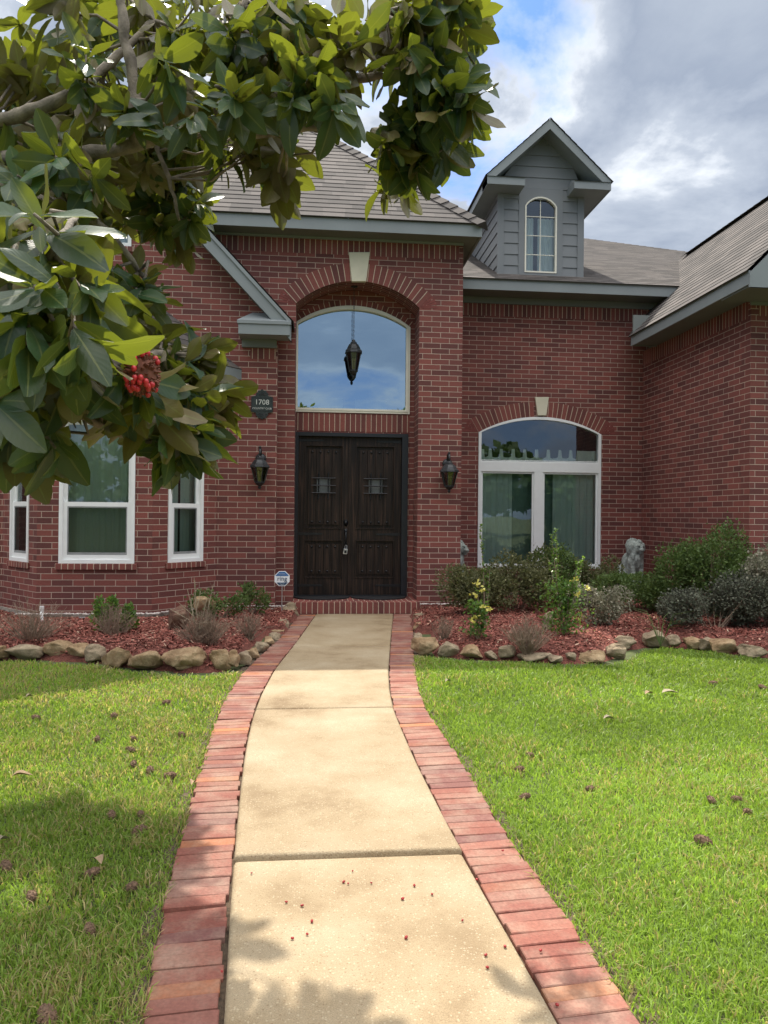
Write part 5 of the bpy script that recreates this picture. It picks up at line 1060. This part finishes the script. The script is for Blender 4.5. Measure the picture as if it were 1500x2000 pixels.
mb = MB(); root = empty('strap_grass', G(1290, 1262, .1), label='long grass blades beside the purple-grey bush', cat='grass clump')
for k in range(12): a = random.uniform(0, 6.28); l_ = random.uniform(.2, .5); mb.tube([V(0, 0, 0), V(math.cos(a)*l_*.3, math.sin(a)*l_*.2, l_*.7), V(math.cos(a)*l_*.8, math.sin(a)*l_*.5, l_*.8)], [.004, .003, .001], 3)
local(mb.obj('blade', M_azalea, root))
# pipe and small cap
g = G(81, 1216, .12); root = empty('cleanout_pipe', g, label='white plastic pipe standing in the mulch by the bay', cat='pipe'); mb = MB(); mb.tube([V(0, 0, -.1), V(.002, 0, .155)], .02, 14); local(mb.obj('pipe', M_pvc, root, True)); mb = MB(); mb.tube([V(.002, 0, .13), V(.002, 0, .185)], .024, 14); local(mb.obj('cap', M_pvc, root))
g = G(160, 1213, .12); root = empty('path_light', g, label='small dark round garden light in the gravel below the bay window', cat='garden light'); mb = MB(); mb.lathe([(.001, -.05), (.03, -.05), (.03, .035), (.001, .036)], n=14); local(mb.obj('body', M_iron, root)); mb = MB(); mb.lathe([(.001, .05), (.034, .045), (.034, .0365), (.001, .0365)], n=14); local(mb.obj('cap', M_steel, root))
# ------------------------------------------------------------------ lion statues
def lion(loc, rz, label, ht):
    root = empty('lion_statue', loc, rz, label=label, cat='statue', group='stone lions beside the window')
    def blobs(items, name, vox, dis, seed, sc_=14):
        bm = bmesh.new()
        for (c_, r_, rot) in items:
            q = bmesh.ops.create_icosphere(bm, subdivisions=3, radius=1)['verts']
            for v_ in q: v_.co = Matrix.Rotation(rot, 3, 'X') @ V(v_.co.x*r_[0], v_.co.y*r_[1], v_.co.z*r_[2])+Vector(c_)
        me = bpy.data.meshes.new(name); bm.to_mesh(me); bm.free(); me.materials.append(M_statue); o_ = bpy.data.objects.new(name, me); COL.objects.link(o_)
        m_ = o_.modifiers.new('r', 'REMESH'); m_.mode = 'VOXEL'; m_.voxel_size = vox; m_.use_smooth_shade = True
        m2 = o_.modifiers.new('s', 'SMOOTH'); m2.iterations = 2; m2.factor = .5
        dg = bpy.context.evaluated_depsgraph_get(); me2 = bpy.data.meshes.new_from_object(o_.evaluated_get(dg)); o_.modifiers.clear(); o_.data = me2; me2.name = name
        me2.update(); nr = [v_.normal.copy() for v_ in me2.vertices]
        for v_, n_ in zip(me2.vertices, nr): v_.co += n_*dis*(noise.noise(V(v_.co.x*sc_*1.5, v_.co.y*sc_*1.5, v_.co.z*sc_*.6)+V(seed, 0, 0))+.4*noise.noise(v_.co*sc_*3.5))
        me2.polygons.foreach_set('use_smooth', [True]*len(me2.polygons)); o_.parent = root; return o_
    # sitting lion, facing -Y, unit metres, 0.72 tall above the plinth
    body = [((0, .22, .16), (.15, .17, .16), 0), ((0, .10, .28), (.12, .15, .22), -.35), ((0, -.01, .36), (.115, .11, .17), 0), ((-.135, .16, .11), (.06, .14, .10), 0), ((.135, .16, .11), (.06, .14, .10), 0),
            ((-.14, .0, .03), (.045, .09, .03), 0), ((.14, .0, .03), (.045, .09, .03), 0)]
    for s_ in (-1, 1):
        for k in range(8): body.append(((s_*.075, -.07-.004*k, .36-.047*k), (.044-.0016*k, .046-.0016*k, .04), 0))
        body.append(((s_*.075, -.125, .028), (.047, .07, .028), 0))
    blobs(body, 'body', .011, .006, 1)
    mane = [((0, -.02, .55), (.145, .12, .16), 0), ((0, -.05, .42), (.125, .09, .14), 0), ((-.06, -.03, .36), (.07, .06, .12), 0), ((.06, -.03, .36), (.07, .06, .12), 0), ((0, .04, .62), (.12, .09, .11), 0)]
    for k in range(26): a = random.uniform(0, 6.28); mane.append(((.125*math.cos(a), -.07+random.uniform(-.02, .03), .53+.135*math.sin(a)), (.026, .03, .05), 0))
    for k in range(16): mane.append(((random.uniform(-.1, .1), -.115+random.uniform(0, .02), random.uniform(.30, .45)), (.018, .02, .05), 0))
    blobs(mane, 'mane', .0085, .012, 5, 20)
    head = [((0, -.115, .57), (.078, .07, .085), 0), ((0, -.185, .545), (.042, .05, .033), 0), ((0, -.175, .515), (.034, .04, .02), 0), ((-.022, -.195, .548), (.026, .028, .022), 0), ((.022, -.195, .548), (.026, .028, .022), 0), ((0, -.215, .565), (.018, .014, .011), 0),
            ((0, -.17, .59), (.018, .04, .02), 0), ((-.042, -.155, .615), (.026, .022, .012), 0), ((.042, -.155, .615), (.026, .022, .012), 0), ((-.085, -.07, .66), (.022, .014, .024), 0), ((.085, -.07, .66), (.022, .014, .024), 0), ((0, -.165, .49), (.026, .03, .02), 0)]
    h_ = blobs(head, 'head', .006, .002, 3); h_.rotation_euler = (0, 0, 0)
    ey = MB(); 
    for s_ in (-1, 1): ey.ball((s_*.036, -.172, .594), .010, 10)
    local(ey.obj('eyes', M_plaque, root, True)); ms_ = MB(); ms_.box((-.035, -.213, .522), (.035, -.19, .526)); local(ms_.obj('mouth', M_plaque, root))
    pb = MB(); pb.box((-.2, -.22, -.35), (.2, .40, 0)); local(pb.obj('plinth', M_statue, root)); root.scale = (ht,)*3; return root
g = W(1238, 1128, 11.35); lion((g.x, 11.35, g.z-.10), R(14), 'grey-green stone lion sitting in the corner right of the arched-transom window', 1.0)
g2 = W(888, 1131, 11.2); lion((g2.x, 11.2, g2.z-.10), R(55), 'grey-green stone lion mostly hidden behind the right entry pier', 1.0)
# ------------------------------------------------------------------ things lying about
def cone_mesh():
    mb = MB(); R_ = random.Random(5); mb.ball((0, 0, 0), .019, 10, (1.6, 1, 1))
    for k in range(110):
        z_ = R_.uniform(-1, 1); a = k*2.4; r_ = math.sqrt(max(0, 1-z_*z_)); c_ = V(z_*.030, r_*math.cos(a)*.017, r_*math.sin(a)*.017); d = (c_.normalized()+V(.5, 0, 0)).normalized(); mb.tube([c_*.6, c_+d*.005], [.0048, .0028], 4)
    return mb
cone0 = None
def place_copy(src, px, py, s_, rz, label, z_=.008, group=None, cat=None):
    c_ = src.copy(); COL.objects.link(c_); g = G(px, py, z_); c_.location = g; c_.rotation_euler = (random.uniform(-.4, .4), random.uniform(-.4, .4), rz); c_.scale = (s_,)*3; tag(c_, label, cat, group); return c_
src = cone_mesh().obj('seed_cone', M_cone); 
CL = [(70, 1402, 'far left'), (222, 1398, ''), (325, 1372, ''), (260, 1443, ''), (255, 1465, ''), (355, 1435, ''), (190, 1443, ''), (293, 1505, ''), (332, 1515, ''), (260, 1492, ''), (218, 1592, ''), (275, 1590, ''), (273, 1622, ''), (258, 1732, ''), (62, 1750, ''), (175, 1815, ''), (12, 1692, ''), (180, 1705, ''), (92, 1985, ''), (1035, 1475, ''), (1015, 1503, ''), (1025, 1556, ''), (1153, 1540, ''), (1390, 1563, ''), (1438, 1560, ''), (1460, 1585, ''), (1373, 1642, ''), (1393, 1334, ''), (1490, 1343, '')]
nl = sum(1 for c_ in CL if c_[0] < 500); kl = kr = 0
for i, (px, py, _) in enumerate(sorted(CL, key=lambda c_: (c_[0] > 500, c_[1]))):
    if px < 500: lab = f'brown magnolia cone on the left lawn, {ORD[kl]} counting from the bed rocks towards the viewer'; kl += 1; gp = 'fallen cones on the left lawn'
    else: lab = f'brown magnolia cone on the right lawn, {ORD[kr]} counting from the bed rocks towards the viewer'; kr += 1; gp = 'fallen cones on the right lawn'
    s_ = random.uniform(.75, 1.15)
    if i == 0: src.location = G(px, py, .0); src.scale = (s_,)*3; src.rotation_euler = (0, 0, 1); tag(src, lab, 'magnolia cone', gp)
    else: place_copy(src, px, py, s_, random.uniform(0, 6.28), lab, .0, gp, 'magnolia cone')
sm = MB(); sm.ball((0, 0, 0), .0045, 8, (1.35, 1, .8)); seed0 = None
SP = [(722, 252), (678, 305), (700, 313), (813, 310), (1023, 323), (1110, 365), (398, 403), (475, 420), (523, 497), (500, 560), (428, 580), (983, 577), (1258, 493), (1372, 662), (1380, 722), (228, 262), (966, 387), (1328, 293), (1466, 620), (83, 742), (1455, 152), (1640, 640), (1720, 905)]
for i, (zx, zy) in enumerate(sorted(SP, key=lambda q: q[1])):
    px, py = 400+zx/2.5, 1600+zy/2.5; slab_ = f'small red magnolia seed, {ORD[i]} from the near slab joint towards the viewer'
    if i == 0: seed0 = sm.obj('magnolia_seed', M_red, smooth=True); seed0.location = G(px, py, .008); tag(seed0, slab_, 'seed', 'red seeds on the path')
    else: place_copy(seed0, px, py, random.uniform(.7, 1.25), random.uniform(0, 6.28), slab_, .006, 'red seeds on the path', 'seed')
def dryleaf(px, py, l_, label, rz, m=M_dead):
    mb = MB(); l_ *= .75; rows = []
    for k in range(9):
        f = k/8; w_ = .42*l_*math.sin(math.pi*f**.8)**.8 if 0 < f < 1 else .002; rows.append([V((f-.5)*l_, s_*w_*.5, .004+.012*abs(s_)*w_/l_*3+.006*math.sin(f*5)) for s_ in (-1, -.5, 0, .5, 1)])
    mb.grid(rows); o_ = mb.obj('fallen_leaf', m, smooth=True); o_.location = G(px, py, .012); o_.rotation_euler = (0, 0, rz); tag(o_, label, 'leaf')
dryleaf(44, 1515, .13, 'tan dry leaf at the left edge of the left lawn', .3); dryleaf(190, 1682, .11, 'brown curled dry leaf in the shaded part of the left lawn', 2.2); dryleaf(5, 1642, .09, 'pale grey leaf cut by the left edge of the photo', 1.2, M_palegrass)
dryleaf(1310, 1353, .2, 'pale strip of dead leaf far out on the right lawn', .1, M_palegrass); dryleaf(1268, 1355, .13, 'small dead leaf just left of the pale strip on the right lawn', .5); dryleaf(875, 1331, .10, 'pale leaf on the right lawn close to the path border', .8, M_palegrass); dryleaf(1190, 1404, .12, 'pale leaf in the middle of the right lawn', .2, M_palegrass); dryleaf(58, 1361, .08, 'small white leaf near the shaded edge of the left lawn', .9, M_palegrass)
dryleaf(378, 1530, .09, 'tan leaf standing against the outer side of the left path border', 1.4)
# ------------------------------------------------------------------ magnolia tree
def C(px, py, d):                     # point at camera depth d
    return CAM+ray(px, py)*d
mag = empty('magnolia_tree', (-3.1, 3.3, 0), label='glossy-leaved magnolia tree reaching in from the left over the lawn and path', cat='tree')
limbs = []
def limb(mb, pts, r0_, r1_, n=8, store=True):
    P = [Vector(p) for p in pts]; out = []
    for k in range(len(P)-1):
        a, b_, c_, d = P[max(k-1, 0)], P[k], P[k+1], P[min(k+2, len(P)-1)]
        for j in range(5):
            t_ = j/5; out.append(.5*((2*b_)+(c_-a)*t_+(2*a-5*b_+4*c_-d)*t_*t_+(3*b_-a-3*c_+d)*t_**3)+V(random.gauss(0, .004), random.gauss(0, .004), random.gauss(0, .004)))
    out.append(P[-1]); m_ = len(out); mb.tube(out, [(r0_+(r1_-r0_)*k/(m_-1))*(1+.12*math.sin(k*1.7)) for k in range(m_)], n)
    if store: limbs.extend([(q, r0_+(r1_-r0_)*k/(m_-1)) for k, q in enumerate(out)])
tk = MB(); limb(tk, [V(-3.1, 3.3, -.1), V(-3.05, 3.3, .8), V(-3.15, 3.35, 1.7), V(-3.0, 3.5, 2.6), V(-2.9, 3.7, 3.8), V(-2.95, 3.9, 5.2)], .17, .06, 12, False); mag_t = tk.obj('trunk', M_bark, mag, True)
def limb_obj(pts, r0_, r1_): m_ = MB(); limb(m_, pts, r0_, r1_); return m_.obj('limb', M_bark, mag, True)
limb_obj([V(-3.0, 3.45, 2.4), C(-150, 330, 3.5), C(0, 312, 3.3), C(150, 303, 3.25), C(280, 280, 3.25), C(380, 248, 3.25), C(470, 230, 3.25), C(560, 205, 3.25), C(640, 150, 3.25), C(700, 90, 3.25), C(760, 20, 3.25)], .042, .014)
limb_obj([V(-2.95, 3.6, 3.0), C(-60, 240, 3.3), C(60, 215, 3.2), C(150, 175, 3.2), C(230, 110, 3.3), C(300, 40, 3.4)], .036, .014)
limb_obj([C(268, 282, 3.25), C(264, 220, 3.2), C(262, 150, 3.2), C(240, 60, 3.2), C(235, -30, 3.2)], .030, .02)
limb_obj([C(400, 242, 3.25), C(500, 262, 3.4), C(600, 250, 3.5), C(690, 262, 3.6), C(760, 290, 3.6), C(800, 310, 3.7)], .026, .009)
limb_obj([C(430, 238, 3.25), C(440, 180, 3.25), C(445, 90, 3.3), C(480, 0, 3.3)], .025, .015)
limb_obj([C(620, 165, 3.25), C(720, 150, 3.4), C(800, 150, 3.5), C(860, 180, 3.5)], .022, .01)
limb_obj([V(-3.0, 3.4, 2.2), C(-250, 480, 2.9), C(-60, 560, 2.5), C(60, 640, 2.3), C(150, 700, 2.3), C(250, 700, 2.6), C(330, 690, 3.0)], .05, .014)
limb_obj([C(-60, 560, 2.5), C(0, 740, 2.4), C(90, 775, 2.5), C(180, 822, 2.7), C(245, 850, 2.9), C(330, 850, 3.0)], .022, .008)
limb_obj([C(60, 640, 2.3), C(60, 560, 2.1), C(110, 480, 2.0), C(150, 420, 2.2)], .02, .008)
limb_obj([C(300, 270, 4.0), C(330, 350, 4.0), C(350, 430, 4.0)], .016, .008)
limb_obj([C(-60, 340, 3.6), C(60, 380, 3.2), C(170, 420, 3.2), C(250, 500, 3.3), C(290, 560, 3.4)], .025, .009)
limb_obj([V(-2.93, 3.8, 4.2), C(60, 290, 4.8), C(170, 330, 5.1), C(260, 370, 5.3), C(320, 410, 5.2), C(350, 450, 5.1)], .035, .008)
limb_obj([V(-2.93, 3.7, 4.0), C(60, 300, 4.4), C(200, 270, 4.6), C(320, 262, 4.6), C(430, 285, 4.6)], .035, .008)
limb_obj([C(60, 290, 4.8), C(110, 400, 4.9), C(180, 470, 5.2)], .018, .008); limb_obj([C(60, 290, 4.8), C(0, 380, 4.9), C(-60, 430, 5.0)], .018, .008)
LIMB = [l for l in limbs]; LN = np.array([tuple(l[0]) for l in LIMB])
NS = 6
def magleaf(mb, base, d, nrm, l_, w_, R_):
    s_ = d.cross(nrm).normalized(); nrm = s_.cross(d); rows = []; curl = R_.uniform(-.25, .8); cup = R_.uniform(-.1, .45); wav = R_.uniform(0, 6.28); wa = R_.uniform(.01, .04)
    for k in range(NS+1):
        f = k/NS; w2 = w_*.5*(math.sin(math.pi*min(1, f**1.12*.97+.012))**.70); c_ = base+d*(l_*f)-nrm*(curl*l_*f*f*.5); r_ = []
        for s in (-1, -.5, 0, .5, 1): r_.append(c_+s_*(s*w2)+nrm*(cup*abs(s)*w2+wa*l_*math.sin(f*9+wav+s*2)*abs(s)))
        rows.append(r_)
    mb.grid(rows); n0 = len(mb.uv)-4*NS
    for a in range(NS):
        for k in range(4): mb.uv[n0+a*4+k] = [(k/4, a/NS), ((k+1)/4, a/NS), ((k+1)/4, (a+1)/NS), (k/4, (a+1)/NS)]
crown = MB(); twg = MB()
def whorls(px, py, rx, ry, d0, d1, n, ll, seed, droop=-.25, dens=(8, 12)):
    R_ = random.Random(seed)
    for k in range(n):
        while True:
            a, b_ = R_.uniform(-1, 1), R_.uniform(-1, 1)
            if a*a+b_*b_ < 1: break
        c_ = C(px+a*rx, py+b_*ry, R_.uniform(d0, d1)); i = int(np.argmin(((LN-np.array(tuple(c_)))**2).sum(1))); q, qr = LIMB[i]
        ax = (c_-q); dl_ = ax.length
        if dl_ > .03: 
            if dl_ > .7: q = c_-ax.normalized()*.45-V(0, 0, -.12)
            mid = q.lerp(c_, .5)+V(R_.gauss(0, .04), R_.gauss(0, .04), -.06*dl_+R_.gauss(0, .03)); twg.tube([q, mid, c_], [min(qr*.6, .011), .007, .0045], 5)
        ax = (ax.normalized() if dl_ > .03 else V(0, 0, 1))*.7+V(R_.gauss(0, .3), R_.gauss(0, .3), R_.gauss(droop, .35)); ax.normalize()
        nn = R_.randint(*dens); a1 = ax.cross(Z); a1 = a1.normalized() if a1.length > .01 else V(1, 0, 0); a2 = ax.cross(a1); ph = R_.uniform(0, 6.28)
        for j in range(nn):
            an = ph+j*2.4; sp_ = R_.uniform(.45, 1.35); d = (ax*math.cos(sp_)+(a1*math.cos(an)+a2*math.sin(an))*math.sin(sp_)); d.z -= R_.uniform(0, .55); d.normalize()
            bs = c_-ax*(.012*j)+d*.015; nrm = (ax*.9+V(0, 0, .45)-d*ax.dot(d)+V(R_.gauss(0, .25), R_.gauss(0, .25), R_.gauss(0, .25))); l_ = ll*R_.choice([.5, .75, .9, 1.0, 1.1, 1.2])*R_.uniform(.9, 1.1)
            magleaf(crown, bs, d, nrm.normalized(), l_, l_*R_.uniform(.38, .52), R_)
whorls(870, 110, 78, 145, 3.1, 3.5, 29, .155, 1, -.5); whorls(825, 270, 70, 75, 3.3, 3.6, 21, .155, 2, -.9); whorls(700, 95, 150, 100, 3.1, 3.7, 30, .16, 3, -.4)
whorls(480, 75, 180, 85, 3.1, 3.9, 30, .16, 4, -.4); whorls(460, 185, 190, 55, 3.5, 4.2, 20, .165, 5, -.5); whorls(230, 110, 240, 130, 3.3, 4.4, 34, .17, 6, -.4)
whorls(80, 230, 130, 110, 3.3, 4.4, 22, .18, 7); whorls(345, 405, 48, 75, 4.9, 5.5, 26, .18, 8, -.5); whorls(270, 380, 90, 70, 5.0, 5.8, 30, .18, 33, -.3); whorls(320, 270, 130, 60, 4.3, 4.9, 32, .175, 34, -.3); whorls(250, 190, 230, 90, 2.9, 3.2, 13, .155, 35, -.3); whorls(190, 215, 210, 85, 4.5, 5.0, 28, .18, 37, -.3); whorls(600, 170, 90, 60, 2.9, 3.2, 9, .15, 36, -.3); whorls(500, 300, 70, 35, 3.9, 4.2, 9, .18, 9, -.6); whorls(540, 370, 15, 25, 3.9, 4.0, 2, .19, 10, -.8)
whorls(100, 370, 120, 75, 2.7, 3.6, 20, .17, 11); whorls(70, 490, 100, 75, 1.9, 2.7, 14, .17, 12); whorls(100, 620, 120, 85, 1.8, 2.5, 20, .165, 13); whorls(50, 760, 90, 80, 2.0, 2.7, 17, .16, 14)
whorls(110, 440, 110, 60, 4.6, 5.6, 26, .17, 31); whorls(-20, 400, 90, 80, 4.4, 5.4, 22, .18, 32)
whorls(60, 860, 60, 30, 2.3, 2.7, 7, .17, 15, -.6); whorls(250, 560, 45, 45, 3.1, 3.6, 13, .13, 16, .5); whorls(230, 760, 90, 60, 2.3, 2.9, 14, .17, 17, -.5); whorls(340, 690, 60, 40, 2.9, 3.4, 12, .15, 18); whorls(395, 770, 48, 55, 2.9, 3.4, 16, .15, 19); whorls(345, 860, 45, 40, 2.8, 3.2, 9, .16, 20, -.6)
whorls(770, 360, 30, 15, 4.0, 4.2, 2, .17, 21, -.8)
# canopy outside the frame, which shades the lawn
Rr_ = random.Random(3)
def offw(cx_, cy_, cz_, rx, ry, rz_, n, ll=.2):
    for k in range(n):
        d = V(Rr_.gauss(0, 1), Rr_.gauss(0, 1), Rr_.gauss(0, 1)).normalized()*Rr_.uniform(.5, 1); c_ = V(cx_+d.x*rx, cy_+d.y*ry, cz_+d.z*rz_); ph = Rr_.uniform(0, 6)
        for j in range(9):
            an = ph+j*2.4; dd = V(math.cos(an), math.sin(an), Rr_.uniform(-.6, .3)).normalized(); magleaf(crown, c_, dd, V(0, 0, 1), ll, ll*.42, Rr_)
offw(-2.6, 4.6, 4.6, 1.9, 1.6, 1.0, 120); offw(-3.4, 3.0, 3.9, 1.3, 1.3, 1.2, 60)
crown.obj('crown', M_mag, mag, True); twg.obj('twigs', M_bark, mag, True)
# red seed cone on a branch
fc = C(278, 730, 2.15); Rf = random.Random(8)
fm = MB(); fm.ball(fc, .052, 14, (.80, .8, 1.12)); 
for k in range(150):
    d = V(Rf.gauss(0, 1), Rf.gauss(0, 1), Rf.gauss(0, 1)).normalized(); p = fc+V(d.x*.042, d.y*.042, d.z*.058); fm.tube([p, p+d*.012], [.006, .002], 4)
fo_ = fm.obj('fruit_cone', simple('fruit_brown', (0.16, 0.055, 0.03), .8, var=.4, scale=60), mag, False); sdm = MB()
for k in range(46):
    d = V(Rf.gauss(0, 1), Rf.gauss(-.6, 1), Rf.gauss(0, 1)).normalized()
    if -.3 < d.z < .35 and d.x > -.2: continue
    sdm.ball(fc+V(d.x*.05, d.y*.05, d.z*.066), .0085, 8, (1, 1, 1.2))
sdm.obj('seeds', simple('scarlet_seed', (0.50, 0.03, 0.035), .3, var=.2), fo_, True)
# ------------------------------------------------------------------ behind the viewer: what the panes mirror
def bgtree(x, y, h_, r_, n, label, seed):
    R_ = random.Random(seed); root = empty('shade_tree', (x, y, 0), label=label, cat='tree', group='trees across the street'); t_ = MB(); t_.tube([V(0, 0, 0), V(.1, 0, h_*.35), V(-.1, .1, h_*.75)], [.28, .2, .07], 8); f = MB()
    cs = [(V(R_.gauss(0, .42)*r_, R_.gauss(0, .42)*r_, h_*.66+R_.gauss(0, .18)*h_), R_.uniform(.3, .5)*r_) for _ in range(14)]
    for c_, _ in cs[:7]: t_.tube([V(0, 0, h_*.3), c_], [.12, .03], 6)
    for k in range(n):
        c_, q = R_.choice(cs); d = V(R_.gauss(0, 1), R_.gauss(0, 1), R_.gauss(0, 1)).normalized(); leafquad(f, c_+d*q*R_.uniform(.5, 1.1), rdir(), rdir(.5), .35, .13)
    local(t_.obj('trunk', M_bark, root)); local(f.obj('crown', M_tree, root))
bgtree(4.9, -22, 8.6, 2.0, 2600, 'leafy tree across the street, mirrored low at the right of the arched entry window', 1)
tb = MB(); Rb = random.Random(2)
for k in range(60):
    cx_, cy_, r_, hh_ = Rb.uniform(-45, 60), Rb.uniform(-34, -26), Rb.uniform(1.6, 3.0), Rb.uniform(2.0, 4.4)
    for q in range(330):
        d = V(Rb.gauss(0, 1), Rb.gauss(0, 1), Rb.gauss(0, 1)).normalized(); leafquad(tb, V(cx_+d.x*r_, cy_+d.y*r_, max(.3, hh_+d.z*r_*.9)), rdir(), rdir(.3), .8, .34)
tag(tb.obj('tree_belt', M_tree), 'low belt of trees across the street that the window panes mirror', 'trees', kind='stuff')
